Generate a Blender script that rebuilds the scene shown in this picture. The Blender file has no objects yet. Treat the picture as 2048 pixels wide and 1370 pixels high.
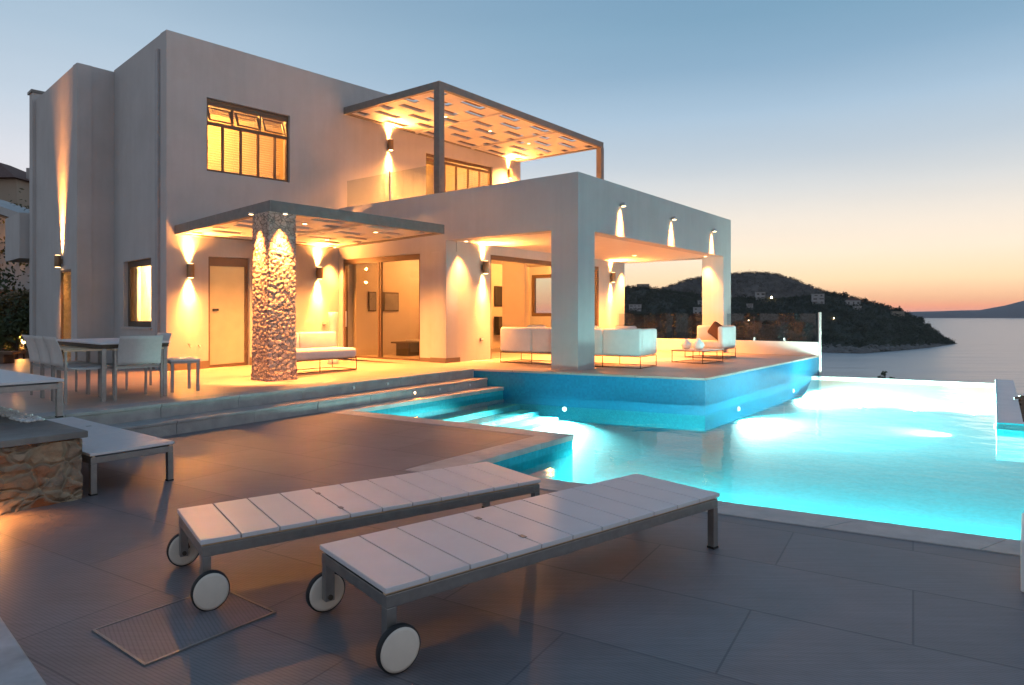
import bpy, math, random
from mathutils import Vector, noise
random.seed(7)
scn = bpy.context.scene
COL = scn.collection
D2R = math.radians
# ------------------------------------------------------------------ camera / measuring helpers
FPX, CX, YH, EYE = 1335.0, 1024.0, 630.0, 1.4
TZ = 0.33            # terrace floor
PD = -0.56           # pool floor
WZ = -0.14           # pool water
SEA = -40.0

def gp(px, py, z=0.0):
    """point of the level z seen at a pixel of the 2048 px wide photograph"""
    d = FPX * (EYE - z) / (py - YH)
    return Vector(((px - CX) / FPX * d, d, z))
def zat(py, d):
    return EYE + (YH - py) * d / FPX
def along(o, u, px):
    k = (px - CX) / FPX
    return (k * o[1] - o[0]) / (u[0] - k * u[1])

# ------------------------------------------------------------------ mesh builder
class MB:
    def __init__(s):
        s.v = []; s.f = []; s.sm = []
    def face(s, pts, smooth=False):
        i = len(s.v); s.v += [tuple(p) for p in pts]; s.f.append(list(range(i, i + len(pts)))); s.sm.append(smooth)
    def grid(s, rows, closed=False, smooth=True, cap=False):
        i0 = len(s.v); n = len(rows[0])
        for r in rows: s.v += [tuple(p) for p in r]
        for a in range(len(rows) - 1):
            for b in range(n if closed else n - 1):
                c = (b + 1) % n
                s.f.append([i0 + a * n + b, i0 + a * n + c, i0 + (a + 1) * n + c, i0 + (a + 1) * n + b]); s.sm.append(smooth)
        if cap:
            s.f.append([i0 + b for b in range(n)][::-1]); s.sm.append(False)
            s.f.append([i0 + (len(rows) - 1) * n + b for b in range(n)]); s.sm.append(False)
    def hexa(s, p):
        i = len(s.v); s.v += [tuple(q) for q in p]
        for f in ((0, 3, 2, 1), (4, 5, 6, 7), (0, 1, 5, 4), (1, 2, 6, 5), (2, 3, 7, 6), (3, 0, 4, 7)):
            s.f.append([i + k for k in f]); s.sm.append(False)
    def box(s, x0, x1, y0, y1, z0, z1):
        s.hexa([(x0, y0, z0), (x1, y0, z0), (x1, y1, z0), (x0, y1, z0), (x0, y0, z1), (x1, y0, z1), (x1, y1, z1), (x0, y1, z1)])
    def rbox(s, x0, x1, y0, y1, z0, z1, r=0.03, n=3):
        """box with rounded vertical edges and soft top and bottom (cushions)"""
        rows = []
        def ring(ins, z):
            pts = []
            rr = max(r - ins * 0.3, 0.004)
            for cx, cy, a0 in ((x1 - ins - rr, y1 - ins - rr, 0), (x0 + ins + rr, y1 - ins - rr, 90), (x0 + ins + rr, y0 + ins + rr, 180), (x1 - ins - rr, y0 + ins + rr, 270)):
                for k in range(n + 1):
                    a = D2R(a0 + 90 * k / n); pts.append((cx + rr * math.cos(a), cy + rr * math.sin(a), z))
            return pts
        for k in range(n + 1):
            a = D2R(90 * k / n); rows.append(ring(r * (1 - math.sin(a)), z0 + r * (1 - math.cos(a))))
        for k in range(n + 1):
            a = D2R(90 * (1 - k / n)); rows.append(ring(r * (1 - math.sin(a)), z1 - r * (1 - math.cos(a))))
        s.grid(rows, closed=True, cap=True)
    def fbox(s, fr, a0, a1, b0, b1, z0, z1):
        P = fr.pt
        s.hexa([P(a0, b0, z0), P(a1, b0, z0), P(a1, b1, z0), P(a0, b1, z0), P(a0, b0, z1), P(a1, b0, z1), P(a1, b1, z1), P(a0, b1, z1)])
    def wall(s, fr, a0, a1, b0, b1, z0, z1, holes=()):
        """slab between b0 and b1 with rectangular openings (a0,a1,z0,z1)"""
        A = sorted(set([a0, a1] + [min(max(h[k], a0), a1) for h in holes for k in (0, 1)]))
        Z = sorted(set([z0, z1] + [min(max(h[k], z0), z1) for h in holes for k in (2, 3)]))
        def solid(i, j):
            if i < 0 or j < 0 or i >= len(A) - 1 or j >= len(Z) - 1: return False
            ca = (A[i] + A[i + 1]) / 2; cz = (Z[j] + Z[j + 1]) / 2
            return not any(h[0] < ca < h[1] and h[2] < cz < h[3] for h in holes)
        P = fr.pt
        for i in range(len(A) - 1):
            for j in range(len(Z) - 1):
                if not solid(i, j): continue
                p, q, u, w = A[i], A[i + 1], Z[j], Z[j + 1]
                s.face([P(p, b0, u), P(q, b0, u), P(q, b0, w), P(p, b0, w)])
                s.face([P(p, b1, u), P(p, b1, w), P(q, b1, w), P(q, b1, u)])
                if not solid(i - 1, j): s.face([P(p, b0, u), P(p, b0, w), P(p, b1, w), P(p, b1, u)])
                if not solid(i + 1, j): s.face([P(q, b0, u), P(q, b1, u), P(q, b1, w), P(q, b0, w)])
                if not solid(i, j - 1): s.face([P(p, b0, u), P(p, b1, u), P(q, b1, u), P(q, b0, u)])
                if not solid(i, j + 1): s.face([P(p, b0, w), P(q, b0, w), P(q, b1, w), P(p, b1, w)])
    def prism(s, poly, z0, z1):
        n = len(poly)
        b = [(p[0], p[1], z0) for p in poly]; t = [(p[0], p[1], z1) for p in poly]
        s.face(b[::-1]); s.face(t)
        for i in range(n):
            j = (i + 1) % n; s.face([b[i], b[j], t[j], t[i]])
    def cyl(s, p0, p1, r0, r1=None, n=12, cap=True):
        r1 = r0 if r1 is None else r1
        p0 = Vector(p0); p1 = Vector(p1); d = (p1 - p0).normalized()
        x = d.orthogonal().normalized(); y = d.cross(x)
        rows = [[p + (x * math.cos(2 * math.pi * k / n) + y * math.sin(2 * math.pi * k / n)) * r for k in range(n)] for p, r in ((p0, r0), (p1, r1))]
        s.grid(rows, closed=True, cap=cap)
    def tube(s, pts, r, n=8):
        for a, b in zip(pts[:-1], pts[1:]): s.cyl(a, b, r, n=n)
    def bar(s, p0, p1, w, h):
        """square bar, w across, h high"""
        p0 = Vector(p0); p1 = Vector(p1); d = (p1 - p0)
        if abs(d.x) + abs(d.y) < 1e-6:
            s.box(p0.x - w / 2, p0.x + w / 2, p0.y - h / 2, p0.y + h / 2, min(p0.z, p1.z), max(p0.z, p1.z)); return
        d.normalize(); x = d.cross(Vector((0, 0, 1))).normalized() * w / 2; y = x.cross(d).normalized() * h / 2
        s.hexa([p0 - x - y, p0 + x - y, p1 + x - y, p1 - x - y, p0 - x + y, p0 + x + y, p1 + x + y, p1 - x + y])
    def lathe(s, o, prof, n=24, ax='z'):
        rows = []
        for r, h in prof:
            row = []
            for k in range(n):
                a = 2 * math.pi * k / n; c, d = r * math.cos(a), r * math.sin(a)
                q = (c, d, h) if ax == 'z' else (c, h, d)
                row.append((o[0] + q[0], o[1] + q[1], o[2] + q[2]))
            rows.append(row)
        s.grid(rows, closed=True, cap=True)
    def build(s, name, mat, parent=None, bevel=0.0, solo=False):
        me = bpy.data.meshes.new(name)
        off = Vector((0, 0, 0)); p = parent
        while p is not None: off += p.location; p = p.parent
        me.from_pydata([tuple(Vector(q) - off) for q in s.v], [], s.f); me.update()
        me.polygons.foreach_set('use_smooth', s.sm)
        me.materials.append(mat)
        import bmesh
        bm = bmesh.new(); bm.from_mesh(me)
        bmesh.ops.remove_doubles(bm, verts=bm.verts, dist=0.0004)
        bmesh.ops.recalc_face_normals(bm, faces=bm.faces)
        bm.to_mesh(me); bm.free()
        o = bpy.data.objects.new(name, me); COL.objects.link(o); o.parent = parent
        if bevel:
            m = o.modifiers.new('edge', 'BEVEL'); m.width = bevel; m.segments = 2; m.limit_method = 'ANGLE'; m.angle_limit = D2R(40)
        return o

class Frame:
    def __init__(s, o, ux, uy, shear=0.0):
        s.o = Vector((o[0], o[1])); s.ux = Vector(ux); s.uy = Vector(uy); s.sh = shear
    def pt(s, a, b, z):
        p = s.o + s.ux * a + s.uy * b
        return Vector((p.x, p.y, z + s.sh * a))

def tag(o, label=None, cat=None, group=None, kind=None):
    if label: o['label'] = label
    if cat: o['category'] = cat
    if group: o['group'] = group
    if kind: o['kind'] = kind
    return o
def thing(name, label, cat, loc=(0, 0, 0), group=None):
    o = bpy.data.objects.new(name, None); COL.objects.link(o); o.location = loc; o.empty_display_size = 0.1
    return tag(o, label, cat, group)
def struct(mb, name, mat, kind='structure', **k):
    return tag(mb.build(name, mat, **k), kind=kind)
def copy_tree(o, parent=None):
    c = o.copy(); COL.objects.link(c); c.parent = parent
    for ch in list(o.children): copy_tree(ch, c)
    return c
def place(o, x, y, z, ang, label=None, group=None):
    o.location = (x, y, z); o.rotation_euler = (0, 0, ang)
    if label: o['label'] = label
    if group: o['group'] = group
    return o

# ------------------------------------------------------------------ materials
def nodes(name):
    m = bpy.data.materials.new(name); m.use_nodes = True
    nt = m.node_tree; b = nt.nodes['Principled BSDF']
    return m, nt, b
def N(nt, t, **k):
    n = nt.nodes.new(t)
    for a, v in k.items():
        if a in n.inputs: n.inputs[a].default_value = v
        else: setattr(n, a, v)
    return n
def pos(nt, scale=(1, 1, 1), rot=0.0, src='Position'):
    g = N(nt, 'ShaderNodeNewGeometry') if src == 'Position' else N(nt, 'ShaderNodeTexCoord')
    mp = N(nt, 'ShaderNodeMapping'); mp.inputs['Scale'].default_value = scale; mp.inputs['Rotation'].default_value = (0, 0, rot)
    nt.links.new(g.outputs['Position' if src == 'Position' else 'Object'], mp.inputs['Vector'])
    return mp.outputs[0]
def ramp(nt, fac, stops, interp='LINEAR'):
    r = N(nt, 'ShaderNodeValToRGB'); e = r.color_ramp.elements; r.color_ramp.interpolation = interp
    while len(e) < len(stops): e.new(0.5)
    for el, (p, c) in zip(e, stops):
        el.position = p; el.color = (c[0], c[1], c[2], 1)
    nt.links.new(fac, r.inputs['Fac']); return r.outputs['Color']
def mixc(nt, fac, a, b, mode='MIX'):
    m = N(nt, 'ShaderNodeMix', data_type='RGBA', blend_type=mode)
    for sock, v in ((0, fac), (6, a), (7, b)):
        if hasattr(v, 'links') or hasattr(v, 'node'): nt.links.new(v, m.inputs[sock])
        else: m.inputs[sock].default_value = v if sock == 0 else (v[0], v[1], v[2], 1)
    return m.outputs[2]
def bump(nt, b, h, strength=0.3, dist=0.01):
    n = N(nt, 'ShaderNodeBump', Strength=strength, Distance=dist)
    nt.links.new(h, n.inputs['Height']); nt.links.new(n.outputs[0], b.inputs['Normal']); return n
def surf(name, c, rough=0.6, metal=0.0, var=0.12, vscale=3.0, bscale=60.0, bstr=0.15, bdist=0.004, src='Position', spec=0.5, dirt=None):
    m, nt, b = nodes(name)
    p = pos(nt, src=src)
    n1 = N(nt, 'ShaderNodeTexNoise', Scale=vscale, Detail=6.0, Roughness=0.6); nt.links.new(p, n1.inputs['Vector'])
    lo = [x * (1 - var) for x in c]; hi = [min(1, x * (1 + var)) for x in c]
    col = ramp(nt, n1.outputs['Fac'], [(0.3, lo), (0.7, hi)])
    if dirt:
        n3 = N(nt, 'ShaderNodeTexNoise', Scale=vscale * 0.35, Detail=8.0, Roughness=0.7); nt.links.new(p, n3.inputs['Vector'])
        f = ramp(nt, n3.outputs['Fac'], [(0.5, (0, 0, 0)), (0.72, (1, 1, 1))])
        col = mixc(nt, f, col, dirt)
    nt.links.new(col, b.inputs['Base Color'])
    b.inputs['Roughness'].default_value = rough; b.inputs['Metallic'].default_value = metal
    b.inputs['Specular IOR Level'].default_value = spec
    if bstr:
        n2 = N(nt, 'ShaderNodeTexNoise', Scale=bscale, Detail=4.0); nt.links.new(p, n2.inputs['Vector'])
        bump(nt, b, n2.outputs['Fac'], bstr, bdist)
    return m

M = {}
M['stucco'] = surf('white_stucco', (0.475, 0.465, 0.46), 0.9, var=0.05, vscale=1.2, bscale=140, bstr=0.35, bdist=0.003, dirt=(0.43, 0.415, 0.405))
_m = M['stucco']; _nt = _m.node_tree; _b = _nt.nodes['Principled BSDF']
_src = _b.inputs['Base Color'].links[0].from_socket
_n = N(_nt, 'ShaderNodeTexNoise', Scale=1.0, Detail=6.0, Roughness=0.65); _nt.links.new(pos(_nt, scale=(5, 5, .35)), _n.inputs['Vector'])
_nt.links.new(mixc(_nt, 1.0, _src, ramp(_nt, _n.outputs['Fac'], [(0.3, (0.95,) * 3), (0.65, (1.02,) * 3)]), 'MULTIPLY'), _b.inputs['Base Color'])
M['whitewall'] = surf('white_pool_wall', (0.86, 0.83, 0.80), 0.8, var=0.04, vscale=3, bscale=120, bstr=0.2, bdist=0.002)
M['inner'] = surf('interior_paint', (0.62, 0.52, 0.40), 0.85, var=0.03, bstr=0.1)
M['ceil'] = surf('ceiling_paint', (0.68, 0.65, 0.6), 0.9, var=0.03, bstr=0.1)
M['frame'] = surf('bronze_aluminium', (0.13, 0.085, 0.055), 0.4, 0.3, var=0.1, bstr=0.05)
M['sconce'] = surf('bronze_lamp_metal', (0.22, 0.15, 0.09), 0.45, 0.5, var=0.1, bstr=0.05)
M['pergola'] = surf('grey_painted_timber', (0.19, 0.175, 0.16), 0.6, var=0.12, vscale=8, bscale=50, bstr=0.2)
M['panel'] = surf('white_pergola_board', (0.72, 0.68, 0.62), 0.75, var=0.06, vscale=5, bstr=0.1)
M['slat'] = surf('brown_pergola_slat', (0.085, 0.055, 0.035), 0.65, var=0.15, vscale=9, bstr=0.15)
M['whitepaint'] = surf('white_lacquer', (0.67, 0.645, 0.65), 0.4, var=0.03, vscale=5, bscale=30, bstr=0.06, src='Object')
M['edge'] = surf('cream_board_edge', (0.62, 0.45, 0.30), 0.5, var=0.1, vscale=20, bstr=0.08, src='Object')
M['metal'] = surf('brushed_grey_metal', (0.30, 0.285, 0.275), 0.38, 0.75, var=0.12, vscale=14, bscale=160, bstr=0.06, src='Object')
M['rubber'] = surf('black_rubber', (0.018, 0.017, 0.017), 0.7, var=0.2, vscale=20, src='Object')
M['wheelface'] = surf('cream_wheel_disc', (0.74, 0.64, 0.54), 0.45, var=0.06, vscale=9, bscale=60, bstr=0.08, src='Object')
M['fabric'] = surf('white_outdoor_fabric', (0.72, 0.69, 0.66), 0.95, var=0.05, vscale=6, bscale=350, bstr=0.35, bdist=0.002, src='Object')
M['brownfabric'] = surf('brown_cushion_fabric', (0.11, 0.05, 0.03), 0.95, var=0.12, bscale=300, bstr=0.3, src='Object')
M['wire'] = surf('dark_wire_steel', (0.09, 0.075, 0.06), 0.4, 0.6, var=0.1, bstr=0, src='Object')
M['sling'] = surf('white_sling_mesh', (0.60, 0.575, 0.55), 0.85, var=0.05, vscale=30, bscale=400, bstr=0.4, src='Object')
M['ceramic'] = surf('white_ceramic', (0.74, 0.71, 0.68), 0.35, var=0.05, vscale=18, bscale=45, bstr=0.5, bdist=0.006, src='Object')
M['black'] = surf('black_panel', (0.012, 0.01, 0.01), 0.35, var=0.2, bstr=0)
M['steel'] = surf('stainless_steel', (0.55, 0.54, 0.53), 0.3, 0.85, var=0.06, bstr=0)
M['slate'] = surf('grey_slate_cap', (0.20, 0.185, 0.17), 0.5, var=0.22, vscale=5, bscale=28, bstr=0.35, bdist=0.006, dirt=(0.13, 0.125, 0.12))
M['coping'] = surf('pale_coping_stone', (0.50, 0.45, 0.42), 0.55, var=0.13, vscale=7, bscale=90, bstr=0.25, dirt=(0.38, 0.345, 0.33))
M['marble'] = surf('bluish_pale_marble', (0.33, 0.36, 0.38), 0.45, var=0.28, vscale=6, bscale=40, bstr=0.2)
M['stepstone'] = surf('grey_step_stone', (0.36, 0.345, 0.335), 0.6, var=0.16, vscale=6, bscale=70, bstr=0.3, dirt=(0.26, 0.25, 0.245))
M['skirt'] = surf('brown_skirting', (0.15, 0.11, 0.08), 0.6, var=0.15)
M['pebble'] = surf('white_pebbles', (0.66, 0.645, 0.62), 0.8, var=0.25, vscale=40, bscale=40, bstr=0.6, bdist=0.02)
M['leaf'] = surf('dark_green_leaf', (0.05, 0.07, 0.025), 0.6, var=0.45, vscale=2.5, bstr=0)
M['leafdry'] = surf('olive_leaf', (0.10, 0.085, 0.035), 0.6, var=0.45, vscale=3, bstr=0)
M['bark'] = surf('brown_bark', (0.07, 0.05, 0.035), 0.9, var=0.3, vscale=8, bscale=30, bstr=0.6, bdist=0.02)
M['rooftile'] = surf('red_brown_roof_tile', (0.12, 0.055, 0.04), 0.8, var=0.3, vscale=6, bscale=20, bstr=0.4, bdist=0.02)
M['soil'] = surf('dry_hillside_soil', (0.13, 0.095, 0.06), 0.95, var=0.4, vscale=1.2, bscale=6, bstr=0.7, bdist=0.15, dirt=(0.05, 0.055, 0.025))
M['floor_in'] = surf('indoor_floor_stone', (0.42, 0.36, 0.30), 0.35, var=0.1, vscale=2, bstr=0.03)
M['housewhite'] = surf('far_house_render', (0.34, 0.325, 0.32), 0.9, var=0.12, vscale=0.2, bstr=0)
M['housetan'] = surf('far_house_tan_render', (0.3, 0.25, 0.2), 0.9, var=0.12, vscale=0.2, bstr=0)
M['darkglass'] = surf('dark_far_window', (0.09, 0.085, 0.085), 0.15, var=0.1, bstr=0)
M['wood'] = surf('warm_timber', (0.22, 0.12, 0.06), 0.6, var=0.2, vscale=6, bstr=0.2)

def glass(name, tint=(0.95, 0.97, 0.96), rough=0.0, ior=1.45):
    m = bpy.data.materials.new(name); m.use_nodes = True; nt = m.node_tree
    nt.nodes.remove(nt.nodes['Principled BSDF']); out = nt.nodes['Material Output']
    t = N(nt, 'ShaderNodeBsdfTransparent'); t.inputs['Color'].default_value = (*tint, 1)
    g = N(nt, 'ShaderNodeBsdfGlossy', Roughness=rough); f = N(nt, 'ShaderNodeFresnel', IOR=ior)
    mx = N(nt, 'ShaderNodeMixShader')
    geo = N(nt, 'ShaderNodeNewGeometry'); e1 = N(nt, 'ShaderNodeMath', operation='MULTIPLY_ADD'); e1.inputs[1].default_value = -2; e1.inputs[2].default_value = 1
    pw = N(nt, 'ShaderNodeMath', operation='POWER'); pw.inputs[0].default_value = ior
    nt.links.new(geo.outputs['Backfacing'], e1.inputs[0]); nt.links.new(e1.outputs[0], pw.inputs[1]); nt.links.new(pw.outputs[0], f.inputs['IOR'])
    nt.links.new(f.outputs[0], mx.inputs[0]); nt.links.new(t.outputs[0], mx.inputs[1]); nt.links.new(g.outputs[0], mx.inputs[2])
    nt.links.new(mx.outputs[0], out.inputs['Surface']); return m
M['glass'] = glass('window_glass', (0.9, 0.9, 0.86))
M['railglass'] = glass('railing_glass', (0.82, 0.86, 0.86), ior=1.5)

def translucent(name, c, k=0.5):
    m, nt, b = nodes(name); out = nt.nodes['Material Output']
    b.inputs['Base Color'].default_value = (*c, 1); b.inputs['Roughness'].default_value = 0.9
    t = N(nt, 'ShaderNodeBsdfTranslucent'); t.inputs['Color'].default_value = (*c, 1)
    mx = N(nt, 'ShaderNodeMixShader', Fac=k)
    nt.links.new(b.outputs[0], mx.inputs[1]); nt.links.new(t.outputs[0], mx.inputs[2]); nt.links.new(mx.outputs[0], out.inputs['Surface'])
    n = N(nt, 'ShaderNodeTexNoise', Scale=3.0); nt.links.new(pos(nt), n.inputs['Vector'])
    col = ramp(nt, n.outputs['Fac'], [(0.3, [x * .9 for x in c]), (0.7, c)]); nt.links.new(col, t.inputs['Color']); nt.links.new(col, b.inputs['Base Color'])
    return m
M['blind'] = translucent('cream_blind', (0.8, 0.74, 0.62), 0.45)
M['curtain'] = translucent('cream_curtain', (0.82, 0.76, 0.6), 0.6)
M['frost'] = translucent('frosted_door_panel', (0.86, 0.8, 0.66), 0.62)

def emis(name, c, s):
    m, nt, b = nodes(name); b.inputs['Base Color'].default_value = (*c, 1)
    b.inputs['Emission Color'].default_value = (*c, 1); b.inputs['Emission Strength'].default_value = s; return m
M['bulb'] = emis('warm_lamp_lens', (1, 0.62, 0.28), 9)
M['poollens'] = emis('pool_lamp_lens', (0.8, 1.0, 0.95), 8)
M['farlamp'] = emis('far_street_lamp', (1, 0.72, 0.42), 60)
M['litwin'] = emis('far_lit_window', (1, 0.5, 0.16), 1.1)

def tiles(name, c, w, h, rot, mortar, rough, groove=True, var=0.16, off=0.5, gap=0.006):
    m, nt, b = nodes(name)
    p = pos(nt, rot=rot)
    br = N(nt, 'ShaderNodeTexBrick', Scale=1.0); br.offset = off; br.squash = 1.0
    br.inputs['Brick Width'].default_value = w; br.inputs['Row Height'].default_value = h
    br.inputs['Mortar Size'].default_value = gap; br.inputs['Mortar Smooth'].default_value = 0.15; br.inputs['Bias'].default_value = 0
    br.inputs['Color1'].default_value = (*[x * (1 - var * .6) for x in c], 1); br.inputs['Color2'].default_value = (*[x * (1 + var * .6) for x in c], 1)
    br.inputs['Mortar'].default_value = (*mortar, 1)
    nt.links.new(p, br.inputs['Vector'])
    n1 = N(nt, 'ShaderNodeTexNoise', Scale=1.3, Detail=8.0, Roughness=0.65); nt.links.new(p, n1.inputs['Vector'])
    f = ramp(nt, n1.outputs['Fac'], [(0.3, (0.78,) * 3), (0.7, (1.18,) * 3)])
    col = mixc(nt, 1.0, br.outputs['Color'], f, 'MULTIPLY')
    ps = pos(nt, scale=(2.5, 70, 1), rot=rot)
    n2 = N(nt, 'ShaderNodeTexNoise', Scale=1.0, Detail=3.0); nt.links.new(ps, n2.inputs['Vector'])
    wv = N(nt, 'ShaderNodeTexWave', Scale=19.0, Distortion=0.6, Detail=1.0); wv.bands_direction = 'Y'; nt.links.new(p, wv.inputs['Vector'])
    f2 = mixc(nt, 1.0, ramp(nt, n2.outputs['Fac'], [(0.3, (0.9,) * 3), (0.7, (1.08,) * 3)]), ramp(nt, wv.outputs['Fac'], [(0.0, (0.83,) * 3), (0.45, (1.07,) * 3)]), 'MULTIPLY')
    if groove: col = mixc(nt, 1.0, col, f2, 'MULTIPLY')
    nt.links.new(col, b.inputs['Base Color'])
    rr = N(nt, 'ShaderNodeMapRange'); rr.inputs['To Min'].default_value = rough - .1; rr.inputs['To Max'].default_value = rough + .12
    nt.links.new(n1.outputs['Fac'], rr.inputs['Value']); nt.links.new(rr.outputs[0], b.inputs['Roughness'])
    hm = N(nt, 'ShaderNodeMath', operation='MULTIPLY_ADD'); hm.inputs[1].default_value = -1.0
    nt.links.new(br.outputs['Fac'], hm.inputs[0])
    if groove:
        h2 = N(nt, 'ShaderNodeMath', operation='MULTIPLY'); h2.inputs[1].default_value = 0.5
        nt.links.new(n2.outputs['Fac'], h2.inputs[0]); nt.links.new(h2.outputs[0], hm.inputs[2])
    bump(nt, b, hm.outputs[0], 0.5, 0.003)
    return m
DROT = D2R(31)
M['deck'] = tiles('ribbed_deck_tile', (0.205, 0.178, 0.182), 1.32, 0.66, DROT, (0.13, 0.115, 0.125), 0.5, gap=.005)
M['hatch'] = tiles('hatch_ribbed_tile', (0.195, 0.172, 0.182), 9, 9, D2R(53.1), (0.04, 0.035, 0.035), 0.5)
M['terrace'] = tiles('terrace_tile', (0.42, 0.325, 0.28), 1.2, 0.6, DROT, (0.24, 0.18, 0.15), 0.36, groove=False, var=0.1)

def mosaic(name, c, rough=.25):
    m, nt, b = nodes(name)
    p = pos(nt)
    v = N(nt, 'ShaderNodeTexVoronoi', Scale=26.0); v.distance = 'CHEBYCHEV'; v.inputs['Randomness'].default_value = 0.0
    nt.links.new(p, v.inputs['Vector'])
    sp = N(nt, 'ShaderNodeSeparateColor'); nt.links.new(v.outputs['Color'], sp.inputs[0])
    col = ramp(nt, sp.outputs[0], [(0.0, [x * .9 for x in c]), (1.0, [x * 1.1 for x in c])])
    nt.links.new(col, b.inputs['Base Color']); b.inputs['Roughness'].default_value = rough; b.inputs['Specular IOR Level'].default_value = .2 if rough > .5 else .5; return m
M['mosaic'] = mosaic('blue_pool_mosaic', (0.008, 0.20, 0.36))
M['poolfloor'] = mosaic('turquoise_pool_floor', (0.03, 0.44, 0.53), .75)

def water(name, tint, wscale, wdist, rough, ior=1.33, sc=(1, 1, 1), base=None, strength=0.25):
    m = bpy.data.materials.new(name); m.use_nodes = True; nt = m.node_tree
    b = nt.nodes['Principled BSDF']; out = nt.nodes['Material Output']
    n1 = N(nt, 'ShaderNodeTexNoise', Scale=wscale, Detail=3.0); nt.links.new(pos(nt, scale=sc, rot=0.3), n1.inputs['Vector'])
    bp = N(nt, 'ShaderNodeBump', Strength=strength, Distance=wdist); nt.links.new(n1.outputs['Fac'], bp.inputs['Height'])
    if base:
        b.inputs['Base Color'].default_value = (*base, 1); b.inputs['Roughness'].default_value = rough; b.inputs['IOR'].default_value = ior
        nt.links.new(bp.outputs[0], b.inputs['Normal']); return m
    nt.nodes.remove(b)
    t = N(nt, 'ShaderNodeBsdfTransparent'); t.inputs['Color'].default_value = (*tint, 1)
    g = N(nt, 'ShaderNodeBsdfGlossy', Roughness=rough); f = N(nt, 'ShaderNodeFresnel', IOR=ior)
    nt.links.new(bp.outputs[0], g.inputs['Normal']); nt.links.new(bp.outputs[0], f.inputs['Normal'])
    mx = N(nt, 'ShaderNodeMixShader')
    nt.links.new(f.outputs[0], mx.inputs[0]); nt.links.new(t.outputs[0], mx.inputs[1]); nt.links.new(g.outputs[0], mx.inputs[2])
    nt.links.new(mx.outputs[0], out.inputs['Surface']); return m
M['water'] = water('pool_water', (0.72, 0.97, 0.98), 2.2, 0.03, 0.06, ior=1.29)
M['sea'] = water('sea_water', None, 0.035, 4.0, 0.3, sc=(0.2, 1, 1), base=(0.30, 0.345, 0.39), strength=0.6)

def stone(name, stops, scale, mortar, gap=0.07, bdist=0.03, big=14.0):
    m, nt, b = nodes(name)
    p = pos(nt, scale=(1, 1, 1.35))
    nw = N(nt, 'ShaderNodeTexNoise', Scale=2.5, Detail=3.0); nt.links.new(p, nw.inputs['Vector'])
    ad = N(nt, 'ShaderNodeMix', data_type='VECTOR'); ad.inputs[0].default_value = 0.2
    nt.links.new(p, ad.inputs[4]); nt.links.new(nw.outputs['Color'], ad.inputs[5])
    v = N(nt, 'ShaderNodeTexVoronoi', Scale=scale); nt.links.new(ad.outputs[1], v.inputs['Vector'])
    e = N(nt, 'ShaderNodeTexVoronoi', Scale=scale, feature='DISTANCE_TO_EDGE'); nt.links.new(ad.outputs[1], e.inputs['Vector'])
    sp = N(nt, 'ShaderNodeSeparateColor'); nt.links.new(v.outputs['Color'], sp.inputs[0])
    col = ramp(nt, sp.outputs[0], stops)
    n1 = N(nt, 'ShaderNodeTexNoise', Scale=14.0, Detail=6.0, Roughness=0.7); nt.links.new(p, n1.inputs['Vector'])
    col = mixc(nt, 1.0, col, ramp(nt, n1.outputs['Fac'], [(0.25, (0.6,) * 3), (0.75, (1.25,) * 3)]), 'MULTIPLY')
    f = ramp(nt, e.outputs['Distance'], [(0.0, (0, 0, 0)), (gap, (1, 1, 1))])
    col = mixc(nt, f, mortar, col)
    nt.links.new(col, b.inputs['Base Color']); b.inputs['Roughness'].default_value = 0.9
    mu = N(nt, 'ShaderNodeMath', operation='MULTIPLY_ADD'); mu.inputs[1].default_value = 0.35
    sp2 = N(nt, 'ShaderNodeSeparateColor'); nt.links.new(f, sp2.inputs[0])
    nt.links.new(n1.outputs['Fac'], mu.inputs[0]); nt.links.new(sp2.outputs[0], mu.inputs[2])
    bump(nt, b, mu.outputs[0], 0.8, bdist); return m
M['stonewall'] = stone('rubble_stone_wall', [(0, (0.27, 0.20, 0.15)), (0.25, (0.40, 0.29, 0.20)), (0.42, (0.42, 0.13, 0.045)), (0.6, (0.36, 0.12, 0.05)), (0.72, (0.34, 0.21, 0.13)), (0.86, (0.44, 0.31, 0.20)), (1, (0.27, 0.21, 0.17))], 6.4, (0.42, 0.32, 0.22), 0.13, .05)
M['rockpillar'] = stone('rough_pillar_stone', [(0, (0.42, 0.32, 0.265)), (0.5, (0.62, 0.48, 0.39)), (1, (0.52, 0.40, 0.32))], 14, (0.13, 0.10, 0.085), 0.09, 0.006)
M['terrain'] = surf('scrub_hillside', (0.035, 0.036, 0.022), 0.95, var=0.5, vscale=0.03, bscale=0.15, bstr=0.6, bdist=2.0)
M['rock'] = surf('shore_rock', (0.16, 0.15, 0.145), 0.9, var=0.35, vscale=0.12, bscale=0.3, bstr=0.8, bdist=2.0)
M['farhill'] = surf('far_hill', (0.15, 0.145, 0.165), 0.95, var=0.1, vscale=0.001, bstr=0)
M['hill'] = surf('bare_hill', (0.12, 0.095, 0.08), 0.95, var=0.4, vscale=0.02, bstr=0)
M['hillwood'] = surf('scrub_foliage', (0.085, 0.07, 0.052), 0.9, var=0.4, vscale=0.03, bstr=0)
M['forest'] = surf('far_pine_foliage', (0.030, 0.034, 0.018), 0.9, var=0.5, vscale=0.06, bstr=0)

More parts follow.
